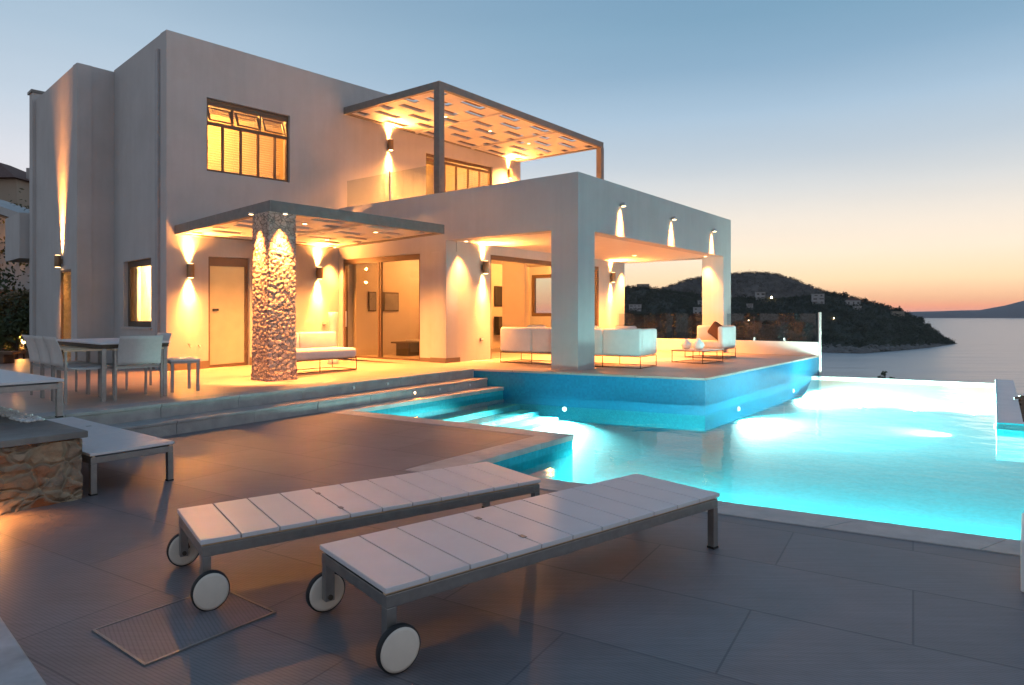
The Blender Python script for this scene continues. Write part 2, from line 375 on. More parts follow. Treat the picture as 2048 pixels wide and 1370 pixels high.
# ------------------------------------------------------------------ lamps
WARM = (1.0, 0.345, 0.068)
def lamp(kind, loc, power, parent=None, color=WARM, radius=0.03, aim=(0, 0, -1), size=60, blend=0.8, name='bulb_light'):
    L = bpy.data.lights.new(name, kind); L.energy = power; L.color = color
    if kind == 'AREA': L.shape = 'DISK'; L.size = radius; L.spread = D2R(size)
    else: L.shadow_soft_size = radius
    if kind == 'SPOT': L.spot_size = D2R(size); L.spot_blend = blend
    o = bpy.data.objects.new(name, L); COL.objects.link(o)
    off = Vector((0, 0, 0)); p = parent
    while p is not None: off += p.location; p = p.parent
    o.location = Vector(loc) - off; o.parent = parent
    o.rotation_euler = Vector(aim).to_track_quat('-Z', 'Y').to_euler()
    return o

# ------------------------------------------------------------------ layout frames
dC = 13.95
GX = 1116.0 / FPX                         # facade runs away to the right
gn = math.hypot(GX, 1.0)
G = Vector((GX / gn, 1 / gn)); NRM = Vector((G.y, -G.x))
C0 = Vector(((333 - CX) / FPX * dC, dC)); ZR = zat(59, dC)
FAC = Frame(C0, G, NRM, shear=0.0322 / gn)
SDX = Vector((-1424.0, FPX)).normalized(); VIL = Frame(C0, G, -SDX, 0.0322 / gn)          # a along facade, b outwards
SD = Vector((-1424.0, FPX)).normalized()
SIDE = Frame(C0, SD, Vector((-SD.y, SD.x)))        # b>0 = outside (left-front)
if SIDE.uy.dot(Vector((-1, -1))) < 0: SIDE = Frame(C0, SD, Vector((SD.y, -SD.x)))
RV = Vector((0.6126, 0.7904)).normalized(); LV = Vector((-RV.y, RV.x))
B0 = Vector(((1156 - CX) / FPX * 12.79, 12.79)); ZP = 4.15; ZL = 3.07
PORCH = Frame(B0, RV, LV)                            # a along R, b along L
LW = Frame(B0, LV, RV)                               # wall on the L face: a along L, b inwards
fa = lambda px: along(C0, G, px)
sa = lambda px: along(C0, SD, px)
la = lambda px: along(B0, LV, px)
ra = lambda px: along(B0, RV, px)
fd = lambda a: C0.y + G.y * a

# ------------------------------------------------------------------ sky and sun
w = bpy.data.worlds.new('World'); scn.world = w; w.use_nodes = True
nt = w.node_tree; bg = nt.nodes['Background']
tc = N(nt, 'ShaderNodeTexCoord'); sx = N(nt, 'ShaderNodeSeparateXYZ'); nt.links.new(tc.outputs['Generated'], sx.inputs[0])
def lin(r, g, b):
    f = lambda v: ((v / 255 + 0.055) / 1.055) ** 2.4 if v > 10 else v / 3300
    return (f(r), f(g), f(b))
sunset = [(0.0, lin(215, 165, 162)), (0.01, lin(255, 165, 126)), (0.02, lin(255, 190, 142)), (0.047, lin(252, 219, 174)), (0.087, lin(250, 230, 205)), (0.133, lin(236, 226, 213)),
          (0.172, lin(216, 217, 216)), (0.216, lin(192, 204, 214)), (0.277, lin(165, 190, 211)), (0.335, lin(137, 170, 196)), (0.39, lin(123, 161, 188)), (0.5, lin(103, 143, 176)), (1.0, lin(70, 100, 138))]
away = [(0.0, lin(214, 200, 200)), (0.03, lin(222, 208, 206)), (0.10, lin(226, 218, 218)), (0.19, lin(218, 220, 227)), (0.26, lin(192, 206, 220)), (0.34, lin(168, 190, 209)),
        (0.46, lin(142, 170, 193)), (1.0, lin(70, 100, 135))]
cut = lambda t: [(p, tuple(x / (1 + .14 * min(max((p - .03) / .16, 0), 1)) for x in c)) for p, c in t]
r1 = ramp(nt, sx.outputs['Z'], cut(sunset)); r2 = ramp(nt, sx.outputs['Z'], cut(away))
dt = N(nt, 'ShaderNodeVectorMath', operation='DOT_PRODUCT'); nt.links.new(tc.outputs['Generated'], dt.inputs[0]); dt.inputs[1].default_value = (0.62, 0.78, 0)
mr = N(nt, 'ShaderNodeMapRange'); mr.inputs['From Min'].default_value = 0.3; mr.inputs['From Max'].default_value = 0.95; mr.interpolation_type = 'SMOOTHSTEP'
nt.links.new(dt.outputs['Value'], mr.inputs['Value'])
# soft streaks of thin cloud
mpn = N(nt, 'ShaderNodeMapping'); mpn.inputs['Scale'].default_value = (1.2, 1.2, 9); nt.links.new(tc.outputs['Generated'], mpn.inputs[0])
cn = N(nt, 'ShaderNodeTexNoise', Scale=1.6, Detail=5.0); nt.links.new(mpn.outputs[0], cn.inputs['Vector'])
sky = mixc(nt, mr.outputs[0], r2, r1)
sky = mixc(nt, 1.0, sky, ramp(nt, cn.outputs['Fac'], [(0.3, (0.97, 0.975, 0.98)), (0.7, (1.03, 1.025, 1.02))]), 'MULTIPLY')
mr2 = N(nt, 'ShaderNodeMapRange'); mr2.inputs['From Min'].default_value = -0.7; mr2.inputs['From Max'].default_value = 0.35; mr2.inputs['To Min'].default_value = 0.42; mr2.interpolation_type = 'SMOOTHSTEP'
nt.links.new(dt.outputs['Value'], mr2.inputs['Value'])
sky = mixc(nt, mr2.outputs[0], mixc(nt, 1.0, sky, (0.55, 0.555, 0.57), 'MULTIPLY'), sky)
nt.links.new(sky, bg.inputs['Color']); bg.inputs['Strength'].default_value = 1.08
sun = bpy.data.lights.new('sun', 'SUN'); sun.energy = 0.03; sun.angle = D2R(12); sun.color = (1, 0.62, 0.4)
so = bpy.data.objects.new('sun', sun); COL.objects.link(so)
so.rotation_euler = Vector((-0.62, -0.78, -0.05)).to_track_quat('-Z', 'Y').to_euler()

# ------------------------------------------------------------------ pool, deck, terrace
T1 = gp(947, 738, TZ).xy; T2 = gp(1410, 757, TZ).xy
TE = gp(137, 829, TZ).xy
te = (T1 - TE).normalized(); tm = Vector((te.y, -te.x))
tw = (T2 - T1).normalized()
T3 = PORCH.pt(8.0, -2.459, 0).xy
TEL = T1 - te * 12.5
STEP = 0.34
P0 = gp(698, 821.6).xy; P1 = gp(1145, 870).xy; P3 = Vector((-0.52, 6.117))
ND = Vector((0.877, -0.48)).normalized(); PN = P3 + ND * 8.2
P9 = T1 + tw * 0.66
J1 = gp(1993, 858, WZ).xy; J2 = J1 + ND * 3.2
IE2 = gp(1992, 766.6, WZ).xy
t23 = (T3 - T2).normalized(); IE1 = T2 + t23 * 7.15
pool = [P9, P0, P1, P3, PN, J2, J1, IE2, IE1, T2]

def v3(p, z): return (p[0], p[1], z)
mb = MB(); mb.face([v3(p, WZ) for p in pool]); struct(mb, 'pool_water', M['water'])
mb = MB(); mb.face([v3(p, PD) for p in pool])
struct(mb, 'pool_floor', M['poolfloor'])
mb = MB()
for a, b, zt in ((P9, P0, -0.002), (P0, P1, -0.002), (P1, P3, -0.002), (P3, PN, -0.002), (PN, J2, -0.002), (J2, J1, -0.05), (J1, IE2, -0.05), (T2, P9, -0.3), (IE1, T2, -0.3)):
    mb.face([v3(a, PD), v3(b, PD), v3(b, zt), v3(a, zt)])
struct(mb, 'pool_wall', M['poolfloor'])
# infinity edge wall
en = Vector((-(IE2 - IE1).normalized().y, (IE2 - IE1).normalized().x))
mb = MB(); mb.prism([IE1, IE2, IE2 + en * 0.18, IE1 + en * 0.18], PD, WZ - 0.004)
struct(mb, 'infinity_edge', surf('pale_pool_plaster', (.5, .6, .58), .5, bstr=.05))
ien = -en
m_, nt_, b_ = nodes('painted_pool_glow')
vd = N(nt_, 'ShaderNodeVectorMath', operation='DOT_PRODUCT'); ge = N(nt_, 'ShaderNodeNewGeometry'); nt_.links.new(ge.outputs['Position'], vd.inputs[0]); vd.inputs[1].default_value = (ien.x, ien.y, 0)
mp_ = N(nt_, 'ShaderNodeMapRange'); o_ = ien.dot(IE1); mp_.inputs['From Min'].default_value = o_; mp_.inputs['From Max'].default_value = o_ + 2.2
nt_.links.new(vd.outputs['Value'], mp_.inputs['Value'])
nt_.links.new(ramp(nt_, mp_.outputs[0], [(0.0, (.62, .66, .60)), (0.45, (.34, .56, .56)), (1.0, (.035, .44, .53))]), b_.inputs['Base Color']); b_.inputs['Roughness'].default_value = .75  # white glow at the infinity edge painted into the ramp colour
mb = MB(); A_ = IE1 + ien * .001; B_ = IE2 + ien * .001  # sloping floor added to carry the painted glow
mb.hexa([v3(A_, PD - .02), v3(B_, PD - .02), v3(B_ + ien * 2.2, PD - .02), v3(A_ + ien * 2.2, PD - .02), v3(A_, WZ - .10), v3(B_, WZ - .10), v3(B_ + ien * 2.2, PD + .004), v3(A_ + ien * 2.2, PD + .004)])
struct(mb, 'pool_glow_ramp', m_)
# submerged steps below the terrace steps
mb = MB()
pe = (P9 - P0).normalized(); pm = Vector((pe.y, -pe.x))
for k in range(3):
    a = P0 + pe * 0.02 + pm * 0.0; b = P9 - pe * 0.04
    mb.prism([a, b, b + pm * (0.42 * (k + 1)), a + pm * (0.42 * (k + 1))], PD + .01, -0.48 + (2 - k) * 0.09)
struct(mb, 'pool_steps', M['poolfloor'])
# white walls on the right
mb = MB()
rn = Vector(((IE2 - J1).normalized().y, -(IE2 - J1).normalized().x)); jn = Vector((-ND.y, ND.x))
mb.prism([J1 + rn * 0.0, J2, J2 + jn * 0.34, J1 + rn * 0.34 + jn * 0.34, IE2 + rn * 0.34 + en * 0.16, IE2 + en * 0.16], -2.6, -0.06)
tag(mb.build('pool_parapet', M['whitewall'], bevel=0.012), 'low white parapet along the right edge of the glowing pool', 'wall')
# deck and coping
DL = TEL + tm * STEP
mb = MB()
deck = [T1 + tw * STEP, P9, P0, P1, P3, PN, PN + Vector((0, -8)), Vector((-14, -8)), DL]
mb.face([v3(p, 0) for p in deck]); struct(mb, 'pool_deck', M['deck'])
def offset_path(pts, w):
    out = []
    for i, p in enumerate(pts):
        d1 = (p - pts[i - 1]).normalized() if i else None; d2 = (pts[i + 1] - p).normalized() if i < len(pts) - 1 else None
        n = lambda d: Vector((d.y, -d.x))
        if d1 is None: out.append(p + n(d2) * w)
        elif d2 is None: out.append(p + n(d1) * w)
        else:
            m_ = (n(d1) + n(d2)); m_ = m_ / m_.length; out.append(p + m_ * (w / max(m_.dot(n(d1)), 0.3)))
    return out
path = [P9 + pe * 0.05, P0, P1, P3, PN]
inn = offset_path(path, -0.015); outp = offset_path(path, 0.30)
# side test: the deck lies on the other side of the pool
if (outp[1] - P1).length < (P0 - P1).length: inn, outp = offset_path(path, 0.015), offset_path(path, -0.30)
mb = MB()
for i in range(len(path) - 1):
    L = (path[i + 1] - path[i]).length; k = max(1, round(L / 0.8))
    for j in range(k):
        a, b = j / k, (j + 1) / k; g = 0.0025 / L
        q = [inn[i].lerp(inn[i + 1], a + g), inn[i].lerp(inn[i + 1], b - g), outp[i].lerp(outp[i + 1], b - g), outp[i].lerp(outp[i + 1], a + g)]
        mb.prism(q, -0.055, 0.007)
struct(mb, 'pool_coping', M['coping'], bevel=0.004)
# terrace
def zt(x, y):
    """terrace level: laid to a slight fall towards the far left corner"""
    f = min(max((-2.2 - x) / 4.5, 0), 1) * min(max((y - 9.3) / 4.0, 0), 1)
    return TZ - 0.10 * f
mb = MB()
rows = []
back = [TEL + Vector((-9, 9)), T1 + Vector((-9, 13.5))]
n = 26
def tpt(s, t):
    a = TEL.lerp(T1, s); p = a + Vector((-0.72, 0.69)) * (t * 13.0)
    return (p.x, p.y, zt(p.x, p.y))
mb.grid([[tpt(i / n, j / n) for j in range(n + 1)] for i in range(n + 1)], smooth=False)
far1 = Vector(tpt(1, 1)).xy
mb.face([v3(p, TZ) for p in (T1, T2, T3, T3 + LV * 6.5, far1)])
struct(mb, 'terrace', M['terrace'])
mb = MB()
# blue wall under the terrace, facing the pool, and its nosing
def strip(a, b, th, z0, z1, m_):
    d = (b - a).normalized(); nn = Vector((-d.y, d.x)) * th
    m_.prism([a, b, b + nn, a + nn], z0, z1)
tp = [T1, T2, T3]
mb.prism([T1, T2, T3, T3 + LV * 0.4, T2 + Vector((-0.05, 0.5)), T1 + te * 0.4], PD - .01, TZ - 0.034)
struct(mb, 'terrace_wall', M['mosaic'])
mb = MB(); 
ip = offset_path(tp, -0.3); op = offset_path(tp, 0.02)
if (op[1] - T2).dot(Vector((0.2, -1))) < 0: ip, op = offset_path(tp, 0.3), offset_path(tp, -0.02)
for i in range(2):
    L = (tp[i + 1] - tp[i]).length; k = round(L / 0.9)
    for j in range(k):
        a, b = j / k, (j + 1) / k; g = 0.002 / L
        mb.prism([op[i].lerp(op[i + 1], a + g), op[i].lerp(op[i + 1], b - g), ip[i].lerp(ip[i + 1], b - g), ip[i].lerp(ip[i + 1], a + g)], TZ - 0.03, TZ + 0.006)
struct(mb, 'terrace_nosing', M['terrace'], bevel=0.003)
# steps
mb = MB()
def stepseg(o0, o1, z0, z1, ov, mbx):
    L = (T1 - TEL).length; k = 12
    for j in range(k):
        a = TEL + te * (L * j / k + 0.002); b = TEL + te * (L * (j + 1) / k - 0.002)
        mbx.prism([a + tm * o0, b + tm * o0, b + tm * (o1 + ov), a + tm * (o1 + ov)], z0, z1)
stepseg(-0.33, 0.0, TZ - 0.032, TZ + 0.006, 0.015, mb)
stepseg(-0.02, STEP, 0.165 - 0.032, 0.165, 0.012, mb)
stepseg(-0.25, -0.004, 0.15, TZ - 0.034, 0.0, mb)
stepseg(0.05, STEP - 0.003, -0.01, 0.131, 0.0, mb)
struct(mb, 'terrace_steps', M['stepstone'], bevel=0.005)
# step lights, three pairs
for k, (px, py, zz, lit) in enumerate(((708, 770, 0.245, 0), (776, 764, 0.245, 0), (830, 776, 0.085, 1), (880, 771, 0.085, 0), (940, 765, 0.085, 0))):
    o0 = T1 + tm * (0.012 if zz > .2 else STEP + 0.008); t = along(o0, te, px); q = o0 + te * t
    r_ = thing('step_light', ['round step light in the upper riser, farther from the pool', 'round step light in the upper riser, nearer the pool', 'glowing round step light in the lower riser', 'unlit round step light right of the glowing one', 'unlit round step light nearest the pool end of the lower riser'][k], 'step light', (q.x, q.y, zz), 'round lights in the terrace steps')
    d3 = Vector((tm.x, tm.y, 0))
    p3 = Vector((q.x, q.y, zz))
    m1 = MB(); m1.cyl(p3 - d3 * 0.02, p3, 0.028, n=14); m1.build('rim', M['steel'], r_)
    m1 = MB(); m1.cyl(p3 - d3 * 0.01, p3 + d3 * 0.003, 0.02, n=14); m1.build('lens', M['bulb'] if lit else M['whitepaint'], r_)
    if lit: lamp('SPOT', p3 + d3 * 0.03, 5, r_, aim=(tm.x, tm.y, -0.5), size=120, radius=0.02)
# access hatch
hc = (gp(576, 1225).xy + gp(225, 1250).xy) / 2
hu = Vector((.60, .80)); hv = Vector((-.80, .60)); hc = (gp(576, 1225).xy + gp(225, 1250).xy + gp(306, 1330.6).xy + gp(370, 1187).xy) / 4
HF = Frame(hc, hu, hv)
hr = thing('floor_hatch', 'square tiled access hatch in a thin metal rim, flush in the deck near the camera', 'floor hatch', v3(hc, 0))
mb = MB(); mb.fbox(HF, -.285, .285, -.235, .235, 0.0005, 0.005); mb.build('lid', M['hatch'], hr)
mb = MB()
for a0, a1, b0, b1 in ((-.298, .298, -.248, -.2365), (-.298, .298, .2365, .248), (-.298, -.2865, -.236, .236), (.2865, .298, -.236, .236)): mb.fbox(HF, a0, a1, b0, b1, 0.0005, 0.007)
mb.build('rim', M['metal'], hr)
# pale marble slab in the near left corner
mb = MB()
ka = gp(0, 1235, 0.04).xy; kb = gp(92, 1370, 0.04).xy; kd = (kb - ka).normalized(); kn = Vector((kd.y, -kd.x))
a = ka - kd * 1.2; b = kb + kd * 1.5
mb.prism([a, b, b + kn * 0.8, a + kn * 0.8], 0.0, 0.05)
struct(mb, 'marble_kerb', M['marble'], bevel=0.006)
# low white wall at the right border
mb = MB()
q = gp(2041, 1185).xy
mb.prism([q, q + Vector((0.5, -0.27)), q + Vector((0.5, -0.27)) + RV * 0.62, q + RV * 0.62], 0.0, 0.26)
tag(mb.build('low_wall', M['whitewall'], bevel=0.01), 'low white wall at the right border beside the pool coping', 'wall')

# ------------------------------------------------------------------ the villa
villa = thing('villa', 'white flat roofed two storey villa with lit windows and a columned porch beside the pool', 'villa', v3(C0, TZ))
AEND = fa(1041)
wa0, wa1 = fa(413.5), fa(580); wz0, wz1 = zat(341.5, fd(wa0)) - .02, zat(194, fd(wa0)) - .02
da0, da1 = fa(417), fa(499.5); dz1 = zat(513, fd(da0)) - 0.02
ba0, ba1 = fa(852), fa(985); bz1 = zat(305, fd(ba0)) - FAC.sh * ba0; BF = 3.3
mb = MB()
mb.wall(FAC, 0, AEND, -0.3, 0, 0.1, ZR, [(wa0, wa1, wz0, wz1), (da0, da1, 0.0, dz1), (ba0, ba1, BF, bz1)])
mb.build('front_wall', M['stucco'], villa)
S1 = sa(228)
sw0, sw1 = sa(302), sa(247); sz0, sz1 = zat(655, C0.y + SD.y * sw0), zat(515, C0.y + SD.y * sw0)
mb = MB(); mb.wall(SIDE, 0.02, S1, -0.3, 0, 0.1, ZR, [(sw0, sw1, sz0, sz1)])
mb.build('side_wall', M['stucco'], villa)
D0 = SIDE.pt(S1, 0, 0).xy - G * 0.605 * gn
ZD = zat(125, D0.y)
DS = Frame(D0, SD, SIDE.uy)
dl = along(D0, SD, 72)
nb0, nb1 = along(D0, SD, 142), along(D0, SD, 120); nz1 = zat(539, 16.3)
mb = MB(); mb.wall(DS, 0, dl, -0.3, 0, 0.0, ZD, [(nb0, nb1, 0.05, nz1)])
DF = Frame(D0, G, NRM)
mb.fbox(DF, 0.001, 0.8, -0.3, -0.001, 0.0, ZD)
mb.build('wing_wall', M['stucco'], villa)
# outside walls out of sight and roofs
bk = 7.0
mb = MB()
mb.wall(Frame(VIL.pt(0, -bk, 0).xy, G, NRM, FAC.sh), 0.0, AEND, -0.3, 0, 0.1, ZR)
mb.fbox(VIL, AEND - 0.3, AEND, -bk, -0.302, 0.1, ZR)
mb.wall(Frame(DS.pt(dl, 0, 0).xy, G, NRM), 0.0, 3.0, -0.3, 0, 0.0, ZD)
mb.build('rear_wall', M['stucco'], villa)
mb = MB()
mb.fbox(VIL, 0.05, AEND - 0.05, -bk, -0.28, ZR - 0.55, ZR - 0.35)
mb.prism([DS.pt(0.28, -0.28, 0).xy, DS.pt(dl - .1, -0.28, 0).xy, DS.pt(dl - .1, -5, 0).xy, DS.pt(.28, -5, 0).xy], ZD - 0.52, ZD - 0.36)
mb.build('roof', M['stucco'], villa)
mb = MB(); mb.fbox(VIL, 0.3, AEND - .3, -bk + .2, -0.3, 3.05, 3.28); mb.build('upper_floor', M['inner'], villa)
mb = MB()
mb.fbox(VIL, 4.6, 4.75, -bk + .2, -0.3, 3.29, ZR - .56); mb.fbox(VIL, 0.3, 4.6, -3.6, -3.45, 3.29, ZR - .56); mb.fbox(VIL, 4.75, AEND - .3, -4.2, -4.05, 3.29, ZR - .56)
mb.fbox(VIL, 0.3, 6, -3.6, -3.45, 0.1, 3.04); mb.build('partition', M['inner'], villa)
mb = MB(); mb.fbox(VIL, 0.02, AEND, -bk, -0.02, 0.0, 0.12); mb.build('ground_floor', M['floor_in'], villa)
# skirting along the front and side walls
mb = MB()
mb.fbox(FAC, 0.0, da0, 0.001, 0.014, 0.1, 0.38); mb.fbox(FAC, da1, la(690) * 0 + 4.2, 0.001, 0.014, 0.1, 0.38)
mb.fbox(SIDE, -0.012, S1, 0.001, 0.014, 0.1, 0.36)
mb.build('skirting', M['skirt'], villa)
# chimney at the far end of the wing
ch = DS.pt(dl, 0, 0).xy
CF = Frame(ch, SD, SIDE.uy)
zc = zat(182, ch.y)
mb = MB(); mb.fbox(CF, 0.001, 0.36, -0.34, 0.08, 0.0, zc - 0.05)
cm = mb.build('chimney', M['stucco'], villa)
mb = MB(); mb.fbox(CF, -0.05, 0.41, -0.38, 0.12, zc - 0.05, zc + 0.02); mb.build('cap', M['slate'], cm)
# rear balcony box beyond the chimney
b2 = DS.pt(dl + 1.2, 0, 0).xy
mb = MB(); 
BB = Frame(b2, SD, SIDE.uy)
mb.fbox(BB, -0.7, 1.2, -1.5, 0.28, zat(520, b2.y), zat(432, b2.y)); mb.build('rear_balcony', M['stucco'], villa)
# downpipe groove strip near the corner
mb = MB(); t0 = sa(321); t1 = sa(315.5); mb.fbox(SIDE, t0, t1, 0.001, 0.06, 0.1, ZR - 0.32)
mb.build('downpipe', surf('grey_pipe', (0.36, 0.36, 0.37), 0.6, bstr=0.05), villa)

def window(fr, a0, a1, z0, z1, b, name='window', sill=True, split=(), transoms=(), th=0.055, dep=0.07, mat='frame', kids=True, glassmat='glass', parent=None):
    """frame with mullions; pane inside; returns frame object"""
    m_ = MB(); e = 0.002
    m_.fbox(fr, a0 + e, a1 - e, b - dep, b, z0 + e, z0 + th); m_.fbox(fr, a0 + e, a1 - e, b - dep, b, z1 - th, z1 - e)
    m_.fbox(fr, a0 + e, a0 + th, b - dep, b, z0 + th, z1 - th); m_.fbox(fr, a1 - th, a1 - e, b - dep, b, z0 + th, z1 - th)
    for s_, u0, u1 in split:
        m_.fbox(fr, s_ - 0.022, s_ + 0.022, b - dep + .01, b - .006, u0, u1)
    for z_ in transoms: m_.fbox(fr, a0 + th, a1 - th, b - dep + .004, b - .003, z_ - 0.035, z_ + 0.035)
    f = m_.build(name, M[mat], parent or villa)
    p_ = MB(); p_.fbox(fr, a0 + th * .8, a1 - th * .8, b - dep * .55, b - dep * .45, z0 + th * .8, z1 - th * .8)
    p_.build('pane', M[glassmat], f)
    return f
def blind(fr, a0, a1, z0, z1, b, parent, pitch=0.055, mat='blind', tilt=0.6):
    m_ = MB(); z = z1
    while z > z0:
        h = 0.045
        P = fr.pt
        m_.face([P(a0, b - h / 2 * math.cos(tilt), z + h / 2 * math.sin(tilt)), P(a1, b - h / 2 * math.cos(tilt), z + h / 2 * math.sin(tilt)), P(a1, b + h / 2 * math.cos(tilt), z - h / 2 * math.sin(tilt)), P(a0, b + h / 2 * math.cos(tilt), z - h / 2 * math.sin(tilt))])
        z -= pitch
    for s_ in (0.12, 0.37, 0.63, 0.88):
        x = a0 + (a1 - a0) * s_; m_.fbox(fr, x - .006, x + .006, b + .024, b + .027, z0, z1)
    return m_.build('blind', M[mat], parent)
# upper window with three tilted top lights
tr = wz1 - (wz1 - wz0) * 0.33
W_ = wa1 - wa0
f = window(FAC, wa0, wa1, wz0, wz1, -0.07, split=[(wa0 + W_ * k, wz0 + .05, tr) for k in (.2, .41, .62, .83)] + [(wa0 + W_ * k, tr, wz1 - .1) for k in (.31, .64)], transoms=(tr, wz1 - .1))
for k in range(3):
    x0 = wa0 + W_ * (.035 + .325 * k); x1 = x0 + W_ * .275; m_ = MB(); P = FAC.pt
    zb, ztp = tr + .05, wz1 - .15
    for (u0, u1, s0, s1) in ((x0, x1, 0, .1), (x0, x1, .9, 1), (x0, x0 + .045, .1, .9), (x1 - .045, x1, .1, .9)):
        q = lambda u, s_, o: P(u, -0.06 + o - 0.14 * s_ * 0 + 0.16 * (1 - s_) * 0 - 0.15 * s_, zb + (ztp - zb) * s_)
        m_.hexa([q(u0, s0, 0), q(u1, s0, 0), q(u1, s0, .03), q(u0, s0, .03), q(u0, s1, 0), q(u1, s1, 0), q(u1, s1, .03), q(u0, s1, .03)])
    m_.build('tilted_sash', M['frame'], f)
blind(FAC, wa0 + .06, wa1 - .06, wz0 + .06, wz1 - .12, -0.34, f)
# side window with drawn curtain
f = window(SIDE, sw0, sw1, sz0, sz1, -0.10, th=0.13, dep=0.1)
m_ = MB(); rows = []
for i in range(61):
    a = sw0 + .05 + (sw1 - sw0 - .1) * i / 60; b = -0.36 + 0.022 * math.sin(i * 0.9)
    rows.append([SIDE.pt(a, b, sz0 + .05), SIDE.pt(a, b, sz1 - .06)])
m_.grid(rows); m_.build('curtain', M['curtain'], f)
m_ = MB(); m_.fbox(SIDE, sw0 - .06, sw1 + .06, 0.002, 0.05, sz0 - .05, sz0 - .012); m_.build('sill', M['coping'], f)
# glazed terrace door
f = window(FAC, da0, da1, 0.2, dz1, -0.08, name='terrace_door', th=0.07, dep=0.07)
for o_ in list(f.children): bpy.data.objects.remove(o_)
m_ = MB(); m_.fbox(FAC, da0 + .06, da1 - .06, -.13, -.11, 0.25, dz1 - .16); m_.build('panel', M['frost'], f)
m_ = MB(); m_.fbox(FAC, da0 + .06, da1 - .06, -.15, -.075, dz1 - .2, dz1 - .065); m_.build('shutter_box', M['frame'], f)
m_ = MB(); hx = fa(435); zh = zat(622, fd(hx)); m_.fbox(FAC, hx - .06, hx + .06, -.108, -.06, zh - .025, zh + .025); m_.build('handle', M['black'], f)
# wing door (lit niche)
f = window(DS, nb0, nb1, 0.2, nz1, -0.015, name='wing_door', th=0.05, dep=.05)
m_ = MB(); m_.fbox(DS, nb0 + .02, nb1 - .02, -.10, -.085, .2, nz1 - .02); m_.build('curtain', M['curtain'], f)
# balcony door, four leaves with louvred shutters on the right
Wb = ba1 - ba0
f = window(FAC, ba0, ba1, BF, bz1, -0.07, name='balcony_door', th=0.08, split=[(ba0 + Wb * k, BF + .05, bz1 - .2) for k in (.29, .46, .64, .82)], transoms=(bz1 - .17,))
blind(FAC, ba0 + Wb * .62, ba1 - .06, BF + .1, bz1 - .22, -0.2, f, pitch=.06)

# porch volume
q_pil = 0.62
qo = la(892); qs0, qs1 = la(840), min(la(676), 7.1)
sl_d = B0.y + LV.y * qs0; slz = zat(507, sl_d)
LEND = 7.42
mb = MB()
mb.wall(LW, 0, LEND, 0, 0.33, 0.1, ZP, [(q_pil, qo, 0.0, ZL), (qs0, qs1, 0.0, slz)])
mb.build('porch_side_wall', M['stucco'], villa, bevel=0.0)
PW = 8.29
mb = MB()
RW = Frame(B0, RV, LV)
mb.wall(RW, 0.331, PW, 0, 0.33, 0.1, ZP, [(q_pil, PW - .6, 0.0, ZL - .01)])
mb.build('porch_front_wall', M['stucco'], villa)
mb = MB()
mb.fbox(PORCH, q_pil - .29, q_pil, .332, q_pil, 0.1, ZL - 0.001)          # square up the corner pillar
mb.fbox(PORCH, .331, q_pil - .291, .332, q_pil - .002, .1, ZL - .003)
mb.build('porch_pillar', M['stucco'], villa)
mb = MB(); mb.fbox(PORCH, PW - .6, PW - .02, .332, .62, 0.1, ZL - .004)
mb.build('porch_pillar', M['stucco'], villa)
QB = 3.45
mb = MB()
mb.wall(Frame(PORCH.pt(PW, 0, 0).xy, LV, -RV), 0.334, 7.4, 0.0, 0.3, 0.1, ZP, [(0.62, QB, 0, ZL - .01), (5.95, 6.95, 1.35, 2.8)])
mb.build('porch_end_wall', M['stucco'], villa)
# back wall of porch with the wide opening
W0 = PORCH.pt(0, QB, 0).xy
oa0, oa1 = along(W0, RV, 981), along(W0, RV, 1198)
oz = zat(509, W0.y + RV.y * oa0)
mb = MB(); mb.wall(Frame(W0, RV, LV), 0.335, PW - .301, 0, 0.3, 0.1, 3.08, [(oa0, oa1, 0.0, oz)])
mb.build('porch_back_wall', M['stucco'], villa)
mb = MB(); qp = la(866)
mb.fbox(LW, qo, qp, -0.055, -0.001, 0.1, ZL - .25); mb.fbox(LW, qo - .05, qo, -.05, .33, .1, ZL - .24)
mb.build('pier', M['stucco'], villa, bevel=0.008)
mb = MB(); mb.fbox(LW, qo - .065, qp + .02, -0.07, -0.056, 0.1, 0.44); mb.fbox(LW, qo - .066, qo - .052, -.07, .4, .1, .44)
mb.fbox(LW, qp + .02, qs0 - .01, -.014, -.001, .1, .42); mb.build('skirting', M['skirt'], villa)
mb = MB(); mb.fbox(PORCH, .331, PW - .301, .331, 7.3, ZL + 0.01, ZL + 0.2); mb.build('porch_ceiling', M['ceil'], villa)
# sliding door on the terrace side
f = window(LW, qs0, qs1, 0.3, slz, 0.11, name='sliding_door', th=0.07, dep=0.07, split=[(qs0 + (qs1 - qs0) * .53, .34, slz - .06), (qs0 + (qs1 - qs0) * .505, .34, slz - .06)])
m_ = MB(); m_.fbox(LW, qs0 + .003, qs1 - .003, 0.02, 0.1, slz - .13, slz - .003); m_.build('shutter_box', M['frame'], f)
m_ = MB(); x = qs1 - .12; m_.fbox(LW, x - .012, x + .012, .0, .03, 1.1, 1.5); m_.build('handle', M['steel'], f)
# frame of the wide porch opening, panels slid aside to the right
BW = Frame(W0, RV, LV)
m_ = MB(); m_.fbox(BW, oa0, oa1, .02, .14, oz - .11, oz - .002); m_.fbox(BW, oa0 + .002, oa0 + .05, .02, .14, .33, oz - .11); m_.fbox(BW, oa1 - .09, oa1 - .002, .02, .14, .33, oz - .11)
f = m_.build('porch_door', M['frame'], villa)
m_ = MB(); m_.fbox(BW, oa1 - 1.9, oa1 - .1, .07, .08, .35, oz - .12); m_.build('pane', M['glass'], f)
# indoor window in the end wall
EW = Frame(PORCH.pt(PW, 0, 0).xy, LV, -RV)
f = window(EW, 5.95, 6.95, 1.35, 2.8, 0.27, th=0.12, dep=.1)
